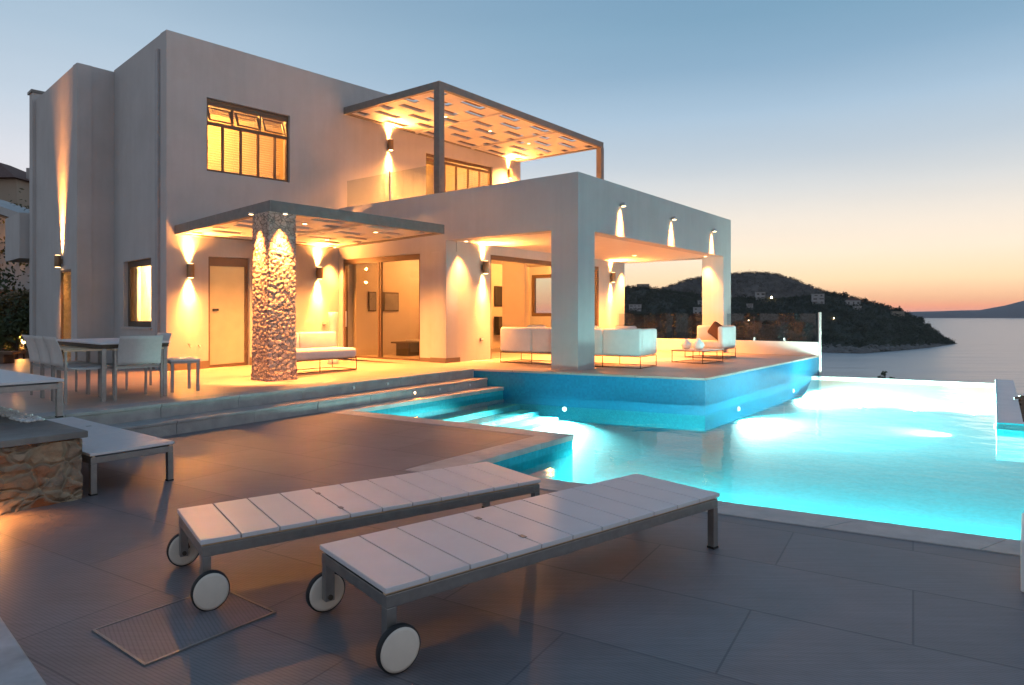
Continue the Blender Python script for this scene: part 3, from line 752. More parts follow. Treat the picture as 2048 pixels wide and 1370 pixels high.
# living room floor and inner faces
mb = MB(); mb.fbox(PORCH, .335, PW - .305, QB + .301, 7.25, .1, TZ + .004); mb.build('living_floor', M['floor_in'], villa)
mb = MB(); mb.fbox(PORCH, .34, PW - .31, 7.0, 7.1, TZ + .005, ZL + .005); mb.fbox(PORCH, 5.0, 5.12, 5.0, 5.85, TZ + .006, ZL + .004)
mb.build('inner_wall', M['inner'], villa)

# ------------------------------------------------------------------ glass railings
gr = thing('glass_railing', 'clear glass balcony railing above the white parapet beside the upper sconce', 'railing', LW.pt(5.5, .1, ZP))
mb = MB(); zg = 4.85
mb.fbox(LW, la(860), la(775), .10, .112, ZP + .001, zg); mb.fbox(LW, la(772), 7.05, .10, .112, ZP + .001, zg); mb.build('pane', M['railglass'], gr)
for px in (773.5, 677):
    mb = MB(); q = la(px); mb.fbox(LW, q - .014, q + .014, .09, .122, ZP, zg + .03); mb.build('post', M['steel'], gr)
# terrace railing towards the sea
tr_ = thing('terrace_railing', 'glass railing on a low white wall along the sea side of the terrace', 'railing', v3(T3, TZ))
kk = 2.459
mb = MB(); mb.fbox(PORCH, 7.78, 8.0, -kk, -0.03, TZ, TZ + .36); mb.fbox(PORCH, 7.72, 7.9, q_pil + .03, QB - .01, TZ, TZ + .36); mb.build('low_wall', M['whitewall'], tr_, bevel=.008)
zg = 1.44
for a, b in ((-kk + .05, -1.62), (-1.6, -.82), (-.8, -.05), (.68, 1.6), (1.62, 2.5), (2.52, 3.4)):
    mb = MB(); mb.fbox(PORCH, 7.84, 7.852, a, b, TZ + .36, zg); mb.build('pane', M['railglass'], tr_)
mb = MB(); p = PORCH.pt(7.95, -kk - .02, 0); mb.box(p.x - .03, p.x + .03, p.y - .03, p.y + .03, -.3, zg + .03); mb.build('post', M['steel'], tr_)
for q in (-1.61, -.81):
    mb = MB(); p = PORCH.pt(7.846, q, 0); mb.box(p.x - .02, p.x + .02, p.y - .02, p.y + .02, TZ + .36, TZ + .45); mb.build('clamp', M['steel'], tr_)

# ------------------------------------------------------------------ pergolas
def pergola(root, fr, A, Bw, ztop, th, rows, cols, beams, skipedge=0.12, slen=0.56):
    m_ = MB()
    m_.fbox(fr, 0, A, 0, .1, ztop - th, ztop); m_.fbox(fr, 0, A, Bw - .1, Bw, ztop - th, ztop)
    m_.fbox(fr, 0, .1, .1, Bw - .1, ztop - th, ztop); m_.fbox(fr, A - .1, A, .1, Bw - .1, ztop - th, ztop)
    m_.build('edge_beam', M['pergola'], root, bevel=.004)
    # boards with staggered slots
    holes = []; rw = (Bw - .2) / rows; cw = (A - .2) / cols
    for i in range(rows):
        for j in range(cols + 1):
            c = .1 + cw * (j + (.5 if i % 2 else 0.02)) ; b = .1 + rw * (i + .5)
            holes.append((max(c - cw * slen / 2, .14), min(c + cw * slen / 2, A - .14), b - rw * .24, b + rw * .24))
    holes = [h for h in holes if h[1] - h[0] > .15]
    zb = ztop - th + .03
    m_ = MB()
    As = sorted(set([.101, A - .101] + [h[k] for h in holes for k in (0, 1)])); Bs = sorted(set([.101, Bw - .101] + [h[k] for h in holes for k in (2, 3)]))
    inh = lambda a, b: any(h[0] < a < h[1] and h[2] < b < h[3] for h in holes)
    for a0, a1 in zip(As[:-1], As[1:]):
        for b0, b1 in zip(Bs[:-1], Bs[1:]):
            if not inh((a0 + a1) / 2, (b0 + b1) / 2):
                P = fr.pt
                m_.face([P(a0, b0, zb), P(a1, b0, zb), P(a1, b1, zb), P(a0, b1, zb)]); m_.face([P(a0, b0, zb + .03), P(a1, b0, zb + .03), P(a1, b1, zb + .03), P(a0, b1, zb + .03)])
    for h in holes:
        P = fr.pt; c4 = [(h[0], h[2]), (h[1], h[2]), (h[1], h[3]), (h[0], h[3])]
        for (a, b), (c, d) in zip(c4, c4[1:] + c4[:1]): m_.face([P(a, b, zb), P(c, d, zb), P(c, d, zb + .03), P(a, b, zb + .03)])
    m_.build('roof_board', M['panel'], root)
    m_ = MB()
    for h in holes: m_.fbox(fr, h[0] - .0, h[1] - .05, h[2] + .01, h[3] - .01, zb + .05, zb + .075)
    m_.build('slat', M['slat'], root)
    for s_ in beams:
        m_ = MB(); m_.fbox(fr, A * s_ - .035, A * s_ + .035, .1, Bw - .1, zb - .045, zb - .002); m_.build('cross_beam', M['panel'], root)
# upper pergola
za = zat(215, fd(fa(687)))
UA = Vector(((878.5 - CX) / FPX, 1)) * (FPX * (za - EYE) / (YH - 161)); UR = Vector(((1207 - CX) / FPX, 1)) * (FPX * (za - EYE) / (YH - 285))
UL = FAC.pt(fa(687), 0.004, 0).xy
ux = (UR - UA); uA = ux.length; ux.normalize(); uy = (UL - UA); uB = uy.length; uy.normalize()
UP = Frame(UA, ux, uy)
pu = thing('pergola', 'grey pergola with slotted white roof over the upper balcony', 'pergola', v3(UA, 3.3))
pergola(pu, UP, uA, uB, za, .17, 7, 5, (.34, .67))
for a, b in ((.085, .085), (uA - .075, .075)):
    m_ = MB(); m_.fbox(UP, a - .085, a + .085, b - .085, b + .085, 3.27, za - .171); m_.build('post', M['pergola'], pu, bevel=.004)
# lower pergola
zl = zat(451, fd(fa(349)))
PL = FAC.pt(fa(349), 0.004, 0).xy
PC = Vector(((540.5 - CX) / FPX, 1)) * (FPX * (zl - EYE) / (YH - 399.8)); PR = Vector(((889 - CX) / FPX, 1)) * (FPX * (zl - EYE) / (YH - 449.5))
ux = (PR - PC); lA = ux.length; ux.normalize(); uy = (PL - PC); lB = uy.length; uy.normalize()
LP = Frame(PC, ux, uy)
pl = thing('pergola', 'grey pergola with slotted white roof over the ground floor terrace, resting on a stone pillar', 'pergola', v3(PC, TZ))
pergola(pl, LP, lA, lB, zl, .19, 7, 3, (.5,))
# stone pillar under its corner
pc = Vector(((537 - CX) / FPX, 1)) * (PC.y - .05)
SF = Frame(pc + G * 0.0, G, SD)
mb = MB(); w1, w2 = .5, .56; zt0 = TZ - .02; H = zl - .19 - zt0
def rocky(p, nrm, k):
    d = noise.voronoi(Vector((p.x * 14, p.y * 14, p.z * 13)))[0]
    e = min(d[1] - d[0], .45) / .45
    lump = math.sqrt(max(e, 0)) * .02 - .011 + noise.noise(p * 26) * .006
    return p + nrm * (lump + k)
rows = []
per = [(0, 0)]
NS = 26
ring = [(i / NS, 0) for i in range(NS)] + [(1, i / NS) for i in range(NS)] + [(1 - i / NS, 1) for i in range(NS)] + [(0, 1 - i / NS) for i in range(NS)]
NH = 170
for j in range(NH + 1):
    z = zt0 + H * j / NH; row = []
    flare = .035 * math.exp(-(z - TZ) / .25)
    for u, v_ in ring:
        p = SF.pt(u * w1, v_ * w2, z); c = SF.pt(w1 / 2, w2 / 2, z); nrm = (p - c)
        nx = Vector((0, 0, 0))
        if v_ == 0: nx += Vector((*-SD, 0))
        if v_ >= 1: nx += Vector((*SD, 0))
        if u >= 1: nx += Vector((*G, 0))
        if u == 0: nx += Vector((*-G, 0))
        row.append(rocky(p, nx.normalized(), flare))
    rows.append(row)
mb.grid(rows, closed=True, cap=True)
tag(mb.build('stone_pillar', M['rockpillar']), 'rough stone pillar holding the corner of the lower pergola', 'pillar')

# ------------------------------------------------------------------ wall lamps and downlights
def sconce(fr, a, b, z, label, up=90, down=90, sgn=1, size=(.075, .07, .29), usz=48, dsz=48):
    """up-and-down wall lamp; b is the wall face, sgn the outward direction along fr.uy"""
    w, dpt, h = size
    bc = b + sgn * (dpt + .03)
    r_ = thing('wall_lamp', label, 'wall lamp', fr.pt(a, bc, z), 'up and down wall lamps')
    m_ = MB(); P = fr.pt; n_ = 16; rows = []
    for zz, rr in ((z - h / 2, .07), (z - h / 2 + .012, .075), (z + h / 2 - .012, .075), (z + h / 2, .07)):
        rows.append([P(a + rr * math.cos(2 * math.pi * k / n_), bc + rr * math.sin(2 * math.pi * k / n_), zz) for k in range(n_)])
    m_.grid(rows, closed=True, cap=True); m_.build('body', M['sconce'], r_)
    m_ = MB(); m_.fbox(fr, a - .035, a + .035, min(b + sgn * .002, bc), max(b + sgn * .002, bc), z - .06, z + .06); m_.build('bracket', M['sconce'], r_)
    for s_, pw, sz in ((1, up, usz), (-1, down, dsz)):
        if not pw: continue
        m_ = MB(); c = P(a, bc, z + s_ * (h / 2 + .001)); m_.cyl(c, c + Vector((0, 0, s_ * .006)), .055, n=14); m_.build('lens', M['bulb'], r_)
        out = Vector((*fr.uy, 0)) * sgn
        lamp('AREA', c + Vector((0, 0, s_ * .012)) - out * .025, pw * (.45 if usz > 40 else .45), r_, radius=.13, aim=Vector((0, 0, s_)) - out * .07, size=sz)
        if usz > 40: lamp('SPOT', c + Vector((0, 0, s_ * .03)) + out * .05, pw * (5.5 if s_ > 0 else 3), r_, radius=.025, aim=Vector((0, 0, s_)) + out * .75, size=150, blend=1.0)
    return r_
sconce(FAC, fa(377), 0, zat(541, fd(fa(377))) - .02, 'bronze wall lamp on the front wall left of the terrace door')
sconce(FAC, fa(635), 0, zat(549, fd(fa(635))) - .06, 'bronze wall lamp on the front wall right of the stone pillar')
a = fa(777); sconce(FAC, a, 0, zat(291, fd(a)) - FAC.sh * a, 'bronze wall lamp on the upper wall left of the balcony door')
a = fa(1016); sconce(FAC, a, 0, zat(348, fd(a)) - FAC.sh * a, 'bronze wall lamp on the upper wall right of the balcony door')
a = along(D0, SD, 125); sconce(DS, a, 0, zat(523, D0.y + SD.y * a), 'bronze wall lamp high on the wing above the lit doorway', up=260, down=25, usz=34)
a = along(W0, RV, 965); sconce(BW, a, 0, zat(535, W0.y + RV.y * a), 'bronze wall lamp on the porch wall left of the wide opening', sgn=-1)
a = along(W0, RV, 1221); sconce(BW, a, 0, zat(555, W0.y + RV.y * a), 'bronze wall lamp on the porch wall right of the wide opening', sgn=-1)
def downlight(p, label, pw=60, aim=(0, 0, -1), size=70):
    r_ = thing('ceiling_spotlight', label, 'spotlight', p, 'recessed ceiling spotlights')
    m_ = MB(); m_.lathe(p, [(.02, .002), (.06, .002), (.06, -.008), (.045, -.012)]); m_.build('rim', M['steel'], r_)
    m_ = MB(); m_.cyl(Vector(p) - Vector((0, 0, .013)), Vector(p) - Vector((0, 0, .018)), .04, n=14); m_.build('lens', M['bulb'], r_)
    lamp('SPOT', Vector(p) - Vector((0, 0, .04)), pw * 18, r_, radius=.03, aim=aim, size=size, blend=1.0)
zc_ = ZL + .008
downlight(PORCH.pt(along(W0, RV, 918), QB - .22, zc_), 'ceiling spotlight by the porch wall left of the wall lamp', 60)
downlight(PORCH.pt(along(W0, RV, 1243), QB - .22, zc_), 'ceiling spotlight at the far inner corner of the porch', 110)
downlight(PORCH.pt(7.52, .46, zc_), 'assumed ceiling spotlight beside the sea end column of the porch', 45)  # assumed spotlight, put in for the bright strip on the column
downlight(PORCH.pt(3.0, 1.9, zc_), 'ceiling spotlight above the near white sofas', 160, size=130)
downlight(PORCH.pt(6.0, 1.9, zc_), 'ceiling spotlight above the low wire table', 180, size=130)
q = la(690); downlight(LW.pt(q, -.3, zl - .17), 'spotlight under the lower pergola above the sliding door', 70)
for k, (u, v_) in enumerate(((.3, .22), (.3, .66), (.72, .22), (.72, .66))):
    downlight(LP.pt(lA * u, lB * v_, zl - .165), 'spotlight under the lower pergola, ' + ['near the stone pillar', 'above the terrace door', 'near the pier', 'above the white bench sofa'][k], 75, size=125)
for k, (u, v_) in enumerate(((.25, .45), (.5, .45), (.75, .45), (.9, .8))):
    downlight(UP.pt(uA * u, uB * v_, za - .145), ['spotlight under the upper pergola behind its thick corner post', 'spotlight in the middle of the upper pergola', 'spotlight under the upper pergola towards its far post', 'spotlight under the upper pergola by the far wall lamp'][k], 130, size=130)
# picture lights over the porch front
for px, py, nm in ((1240, 410, 'nearest the porch corner'), (1342, 437, 'in the middle of the porch front'), (1423, 461, 'nearest the sea')):
    a = ra(px); d_ = B0.y + RV.y * a; z = zat(py, d_)
    r_ = thing('wall_spotlight', 'small steel spotlight washing down the porch front, ' + nm, 'wall spotlight', RW.pt(a, 0, z), 'steel spotlights on the porch front')
    m_ = MB(); m_.fbox(RW, a - .02, a + .02, -.06, -.001, z - .012, z + .012); m_.build('arm', M['steel'], r_)
    m_ = MB(); c = RW.pt(a, -.085, z); m_.cyl(c + Vector((0, 0, .035)), c - Vector((0, 0, .035)), .045, .055, n=14); m_.build('head', M['steel'], r_)
    m_ = MB(); m_.cyl(c - Vector((0, 0, .036)), c - Vector((0, 0, .042)), .045, n=14); m_.build('lens', M['bulb'], r_)
    lamp('AREA', RW.pt(a, -.1, z - .05), 34, r_, radius=.17, aim=(LV.x * .12, LV.y * .12, -1), size=34)
# two spots on the stone pillar
for px, b_, nm in ((514, 1, 'left face'), (563, 0, 'right face')):
    if b_: p = SF.pt(-.15, .31, zl - .2)
    else: p = SF.pt(.22, -.15, zl - .2)
    r_ = thing('pillar_spotlight', 'small spotlight washing down the %s of the stone pillar' % nm, 'spotlight', p, 'spotlights at the head of the stone pillar')
    m_ = MB(); m_.cyl(p, p - Vector((0, 0, .03)), .04, n=14); m_.build('head', M['steel'], r_)
    m_ = MB(); m_.cyl(p - Vector((0, 0, .031)), p - Vector((0, 0, .036)), .033, n=14); m_.build('lens', M['bulb'], r_)
    inw = Vector((G.x, G.y, 0)) if b_ else Vector((SD.x, SD.y, 0))
    lamp('SPOT', p - Vector((0, 0, .05)), 1900, r_, radius=.04, aim=inw * .085 - Vector((0, 0, 1)), size=50, blend=1)
# assumed indoor lamps for the lit rooms: a glowing ceiling disc each
def room_lamp(p, pw, label, color=(1, .38, .08)):
    r_ = thing('assumed_ceiling_lamp', label, 'ceiling lamp', p)
    m_ = MB(); m_.lathe(p, [(.14, 0), (.16, -.02), (.15, -.06), (.02, -.075)]); m_.build('shade', M['bulb'], r_)
    lamp('POINT', Vector(p) - Vector((0, 0, .16)), pw * 3.2, r_, radius=.06, color=color)
room_lamp(PORCH.pt(2.4, 5.3, ZL + .008), 80, 'assumed round ceiling lamp in the living room behind the sliding door')
room_lamp(PORCH.pt(6.4, 5.0, ZL + .008), 135, 'assumed round ceiling lamp in the living room behind the porch opening')
room_lamp(FAC.pt(1.9, -1.9, ZR - .56), 400, 'assumed round ceiling lamp in the upper room behind the blinds')
room_lamp(FAC.pt(8.6, -2.2, ZR - .56), 400, 'assumed round ceiling lamp in the room behind the balcony door')
room_lamp(FAC.pt(1.6, -1.6, 3.04), 700, 'assumed round ceiling lamp in the room behind the curtained side window', (1, .58, .24))
room_lamp(FAC.pt((da0 + da1) / 2, -1.3, 2.9), 300, 'added lamp brightening the panelled terrace door from behind', (1, .55, .2))  # extra lamp added close behind to brighten the door panel
room_lamp(DS.pt(1.0, -1.5, 2.9), 260, 'assumed round ceiling lamp inside the wing behind its doorway', (1, .5, .16))

# pool lamps
def pool_lamp(p, d, label, pw, off=.12, tilt=-.62, size=88):
    r_ = thing('pool_lamp', label, 'pool lamp', p, 'underwater pool lamps')
    d3 = Vector((d[0], d[1], 0)).normalized(); p = Vector(p)
    m_ = MB(); m_.cyl(p, p + d3 * .02, .052, n=18); m_.build('rim', M['steel'], r_)
    m_ = MB(); m_.cyl(p + d3 * .021, p + d3 * .028, .038, n=18); m_.build('lens', M['poollens'], r_)
    lamp('SPOT', p + d3 * off, pw * 5, r_, color=(.62, 1.0, .93), radius=.16, aim=d3 + Vector((0, 0, tilt)), size=size, blend=1)
wn = Vector((tw.y, -tw.x)); wn2 = Vector((t23.y, -t23.x))
t = along(T1, tw, 1130); p = T1 + tw * t + wn * .004; pool_lamp(v3(p, -.34), wn, 'underwater lamp glaring below the terrace wall near the pool steps', 1300, tilt=-.75, size=124)
t = along(T2, t23, 1475); p = T2 + t23 * t + wn2 * .004; pool_lamp(v3(p, -.36), wn2, 'underwater lamp below the far terrace wall, nearest its corner', 1900, tilt=-.24, size=160)
t = along(T2, t23, 1585); p = T2 + t23 * t + wn2 * .004; pool_lamp(v3(p, -.36), wn2, 'underwater lamp below the far terrace wall, nearest the sea', 1900, tilt=-.24, size=160)
for k, d_ in enumerate((1.3, 2.9, 4.5, 6.1)):  # lamps added as even fill for the near water
    p = P3 + ND * d_ + Vector((-ND.y, ND.x)) * .004
    pool_lamp(v3(p, -.36), (-ND.y, ND.x), 'added underwater fill lamp in the near pool wall, ' + ['behind the rear lounger', 'behind the nearest lounger', 'right of the loungers', 'at the right border'][k], 430, off=.6, size=112, tilt=-.5)
for k, d_ in enumerate((.25, .72)):  # more fill lamps added along the right wall
    p = J1.lerp(IE2, d_) - rn * .004; pool_lamp(v3(p, -.36), -rn, 'added underwater fill lamp in the white right wall, ' + ['nearer the camera', 'nearer the infinity edge'][k], 430, off=.6, size=112, tilt=-.5)

for k, d_ in enumerate((.32, .58, .84)):  # lamps added to make the water glow white before the infinity edge
    p = IE1.lerp(IE2, d_) + ien * 2.6
    r_ = thing('pool_lamp', 'added underwater glow lamp on the pool floor before the infinity edge, ' + ['nearest the terrace', 'in the middle', 'nearest the white parapet'][k], 'pool lamp', v3(p, PD), 'underwater pool lamps')
    m_ = MB(); m_.lathe((p.x, p.y, PD), [(.07, .0), (.07, .03), (.05, .05)], n=16); m_.build('rim', M['steel'], r_)
    m_ = MB(); m_.cyl((p.x, p.y, PD + .051), (p.x, p.y, PD + .058), .045, n=16); m_.build('lens', M['poollens'], r_)
    lamp('SPOT', (p.x, p.y, PD + .16), 800, r_, color=(.9, 1.0, .84), radius=.1, aim=(en.x, en.y, -.02), size=150, blend=1)

# ------------------------------------------------------------------ sun loungers
def make_lounger():
    L, Wd, zt_ = 2.24, .645, .33
    r_ = thing('sun_lounger', 'x', 'sun lounger', (0, 0, 0), 'white slatted sun loungers on the deck')
    nb = 11; bw = L / nb
    for k in range(nb):
        m_ = MB(); m_.box(k * bw + .0035, (k + 1) * bw - .0035, 0, Wd, zt_ - .022, zt_); m_.build('board', M['whitepaint'], r_, bevel=.003)
    m_ = MB(); fz0, fz1 = zt_ - .085, zt_ - .034
    m_.box(.01, L - .01, .008, .048, fz0, fz1); m_.box(.01, L - .01, Wd - .048, Wd - .008, fz0, fz1)
    m_.box(.01, .05, .048, Wd - .048, fz0 + .001, fz1 - .001); m_.box(L - .05, L - .01, .048, Wd - .048, fz0 + .001, fz1 - .001)
    for x in (.6, 1.2, 1.75): m_.box(x, x + .03, .048, Wd - .048, fz0 + .004, fz1 - .004)
    m_.build('frame', M['metal'], r_, bevel=.002)
    m_ = MB()
    for y in (.02, Wd - .04): m_.box(.012, L - .012, y, y + .018, fz1, zt_ - .0225)
    m_.build('batten', M['edge'], r_)
    for y in (.03, Wd - .03):
        m_ = MB(); m_.box(L - .052, L - .008, y - .022, y + .022, .012, fz0 - .001); lg = m_.build('leg', M['metal'], r_, bevel=.002)
        m_ = MB(); m_.box(L - .054, L - .006, y - .024, y + .024, 0, .012); m_.build('foot', M['rubber'], lg)
    for y, s_ in ((.03, -1), (Wd - .03, 1)):
        m_ = MB(); m_.box(.012, .056, y - .022, y + .022, .075, fz0 - .001); m_.build('leg', M['metal'], r_, bevel=.002)
        yc = y + s_ * .055
        m_ = MB(); o = (.045, yc, .094); R_ = .094
        m_.lathe(o, [(R_ - .012, -.016), (R_ - .003, -.015), (R_, -.008), (R_, .008), (R_ - .003, .015), (R_ - .012, .016)], n=44, ax='y'); wh = m_.build('wheel', M['rubber'], r_)
        m_ = MB(); m_.lathe(o, [(.002, -.021), (R_ - .02, -.021), (R_ - .008, -.0165), (R_ - .008, .0165), (R_ - .02, .021), (.002, .021)], n=44, ax='y'); m_.build('disc', M['wheelface'], wh)
        m_ = MB(); m_.cyl((.034, y - s_ * .03, .094), (.034, yc, .094), .012, n=10); y2 = y + s_ * .024; m_.hexa([(.02, min(y2, y2 + s_ * .008), .07), (.075, min(y2, y2 + s_ * .008), .105), (.075, max(y2, y2 + s_ * .008), .105), (.02, max(y2, y2 + s_ * .008), .07), (.02, min(y2, y2 + s_ * .008), .10), (.065, min(y2, y2 + s_ * .008), .135), (.065, max(y2, y2 + s_ * .008), .135), (.02, max(y2, y2 + s_ * .008), .10)]); m_.build('axle', M['wire'], wh)
    for y in (.14, Wd - .14):
        m_ = MB(); m_.box(4 * bw - .012, 4 * bw + .012, y - .02, y + .02, zt_ - .0005, zt_ + .003); m_.build('hinge', M['metal'], r_)
    return r_
lg0 = make_lounger()
def put_lounger(o, near, u, label, sx=1.0):
    a = math.atan2(u[1], u[0]); place(o, near[0], near[1], near[2], a, label); o.scale = (sx, 1, 1); return o
n1 = gp(770, 1178, .33); e1 = gp(1437, 987, .33)
put_lounger(lg0, (n1.x, n1.y, 0), (e1 - n1).xy, 'white sun lounger nearest the camera, its wheeled end at lower left')
n2 = gp(400, 1082, .33); e2 = gp(1083, 958, .33)
l2 = put_lounger(copy_tree(lg0), (n2.x, n2.y, 0), (e2 - n2).xy, 'white sun lounger just behind the nearest one, parallel to it', (e2 - n2).xy.length / 2.24)
# lounger beyond the stone planter: its foot end faces right
f1 = gp(340, 884, .33).xy + RV * .04
u = Vector((.80, -.60))
def by_foot(corner_far, z, label, ang_u):
    """corner_far: foot end corner on the left side of the direction ang_u"""
    uu = ang_u.normalized(); perp = Vector((-uu.y, uu.x))
    org = corner_far - uu * 2.24 - perp * .645
    return put_lounger(copy_tree(lg0), (org.x, org.y, z), uu, label)
by_foot(f1, 0.0, 'white sun lounger whose foot end sticks out from behind the stone wall', -LV)

# ------------------------------------------------------------------ stone planter platform on the left
K = gp(163, 998).xy
kz = .52
PF = Frame(K, -RV, LV)
pr = thing('stone_platform', 'rubble stone platform with a slate top at the left border', 'stone wall', v3(K, 0))
mb = MB(); rows = []
NSX = 130
def wallpt(a, b, z, nrm):
    p = PF.pt(a, b, z); d = noise.voronoi(Vector((p.x * 6.4, p.y * 6.4, p.z * 8)))[0]
    return p + Vector((*nrm, 0)) * (min(d[1] - d[0], .3) * .09 - .016 + noise.noise(p * 5) * .014 + noise.noise(p * 18) * .009)
nface = -LV; nend = RV
for j in range(29):
    z = -.01 + (kz - .05) * j / 28
    rows.append([wallpt(2.6 * (1 - i / NSX), 0, z, nface) for i in range(NSX + 1)] + [wallpt(0, 2.6 * i / NSX, z, nend) for i in range(1, NSX + 1)])
mb.grid(rows, smooth=True); mb.build('wall', M['stonewall'], pr)
mb = MB()
for i in range(3):
    for j in range(3):
        mb.fbox(PF, -.035 + i * .9 + .002, -.035 + (i + 1) * .9 - .002, -.04 + j * .9 + .002, -.04 + (j + 1) * .9 - .002, kz - .05, kz)
mb.build('slate_top', M['slate'], pr, bevel=.006)
# lounger standing on the platform
q = gp(127, 834, kz).xy
by_foot(q + Vector((-LV.x, -LV.y)) * .02, kz, 'white sun lounger standing on the slate topped stone platform', -LV)
# strip of pebbles along the back edge of the platform
mb = MB(); rnd = random.Random(3)
for k in range(260):
    a = .0 + rnd.random() * .15; b = .75 + rnd.random() * 1.8; p = PF.pt(a, b, 0); s_ = rnd.uniform(.018, .034)
    mb.lathe((p.x, p.y, kz + s_ * .45), [(s_ * .6, -s_ * .45), (s_ * rnd.uniform(.8, 1.2), 0), (s_ * .6, s_ * .4)], n=7)
struct(mb, 'pebbles', M['pebble'], kind='stuff')
# assumed lamp on the platform wall, out of view, for the warm floor glow
lp = PF.pt(.62, -.05, .30)
r_ = thing('assumed_path_lamp', 'assumed small wall lamp low on the stone platform, out of view past the left border', 'wall lamp', lp)
m_ = MB(); m_.fbox(PF, .56, .68, -.085, -.02, .27, .36); m_.build('body', M['sconce'], r_)
m_ = MB(); m_.fbox(PF, .575, .665, -.08, -.03, .262, .2695); m_.build('lens', M['bulb'], r_)
lamp('SPOT', PF.pt(.62, -.1, .25), 26, r_, aim=(-LV.x * .55, -LV.y * .55, -1), size=140, blend=1, radius=.03)

# ------------------------------------------------------------------ dining set on the terrace
def chair_proto():
    r_ = thing('dining_chair', 'x', 'chair', (0, 0, 0), 'white dining chairs round the terrace table')
    w, d = .27, .26                         # seat faces +y
    for sx_ in (-1, 1):
        for sy_ in (-1, 1):
            m_ = MB(); m_.bar((sx_ * w, sy_ * d, 0), (sx_ * w, sy_ * d, .63 if sy_ > 0 else .66), .026, .026); m_.build('leg', M['metal'], r_, bevel=.002)
        m_ = MB(); m_.box(sx_ * w - .025, sx_ * w + .025, -d - .02, d + .03, .632, .652); m_.build('armrest', M['edge'], r_, bevel=.003)
    m_ = MB(); m_.box(-w, w, -d, -d + .025, .40, .425); m_.box(-w, w, d - .025, d, .40, .425); m_.build('frame', M['metal'], r_)
    m_ = MB(); rows = []
    for i in range(9):
        y = -d + .02 + (2 * d - .02) * i / 8; zz = .438 - .022 * math.sin(math.pi * i / 8)
        rows.append([(-w + .018, y, zz), (w - .018, y, zz), (w - .018, y, zz - .012), (-w + .018, y, zz - .012)])
    m_.grid(rows, closed=True, cap=True); m_.build('seat', M['sling'], r_)
    m_ = MB(); rows = []
    for i in range(9):
        t = i / 8; zz = .45 + .36 * t; y = -d - .01 - .09 * t + .02 * math.sin(math.pi * t)
        rows.append([(-w + .018, y, zz), (w - .018, y, zz), (w - .018, y - .013, zz), (-w + .018, y - .013, zz)])
    m_.grid(rows, closed=True, cap=True); m_.build('backrest', M['sling'], r_)
    return r_
tl = gp(207, 803, TZ).xy
tl2 = gp(313, 788, TZ).xy
tx = Vector((.66, .75)).normalized(); tW = .78; ty = Vector((-tx.y, tx.x))
if ty.x > 0: ty = -ty
TF = Frame(tl, tx, ty)
tab = thing('dining_table', 'long white dining table on the terrace beside the house corner', 'table', v3(tl, TZ))
tL = 1.9; tz = TZ + .725
m_ = MB(); m_.fbox(TF, -.05, tW, -.05, tL, tz - .022, tz); m_.build('tabletop', M['whitepaint'], tab, bevel=.004)
m_ = MB(); m_.fbox(TF, -.03, tW - .02, -.03, tL - .02, tz - .07, tz - .0235); m_.build('apron', M['slat'], tab)
for a, b in ((0, 0), (tW - .06, 0), (0, tL - .06), (tW - .06, tL - .06)):
    m_ = MB(); m_.fbox(TF, a - .025, a + .025, b - .025, b + .025, TZ - .03, tz - .0705); m_.build('leg', M['metal'], tab, bevel=.003)
ch0 = chair_proto()
def put_chair(o, a, b, face, label):
    p = TF.pt(a, b, 0); ang = math.atan2(face.y, face.x) - math.pi / 2
    return place(o, p.x, p.y, zt(p.x, p.y) - .002, ang, label)
put_chair(ch0, tW / 2 - .02, .16, ty, 'white dining chair at the head of the table, its back towards the pool')
for k, nm in enumerate(('nearest the camera', 'in the middle of the three', 'farthest along')):
    put_chair(copy_tree(ch0), -.14, .28 + .47 * k, tx, 'white dining chair on the camera side of the table, ' + nm)
    if k == 2: put_chair(copy_tree(ch0), tW + .14, 1.45, -tx, 'white dining chair on the house side of the table')
# stool beside the wall
s1 = gp(344.5, 785, TZ).xy; s2 = gp(389, 782, TZ).xy
sxv = (s2 - s1).normalized(); syv = Vector((-sxv.y, sxv.x))
ST = Frame(s1, sxv, syv)
stl = thing('side_table', 'small low table with white top beside the house corner, right of the dining table', 'side table', v3(s1, TZ))
m_ = MB(); m_.fbox(ST, -.03, .36, -.03, .5, TZ + .43, TZ + .455); m_.build('tabletop', M['whitepaint'], stl, bevel=.003)
m_ = MB(); m_.fbox(ST, -.02, .35, -.02, .49, TZ + .395, TZ + .429); m_.build('apron', M['metal'], stl)
for a in (0, .33):
    for b in (0, .47):
        m_ = MB(); m_.fbox(ST, a - .018, a + .018, b - .018, b + .018, TZ - .02, TZ + .3945); m_.build('leg', M['metal'], stl)
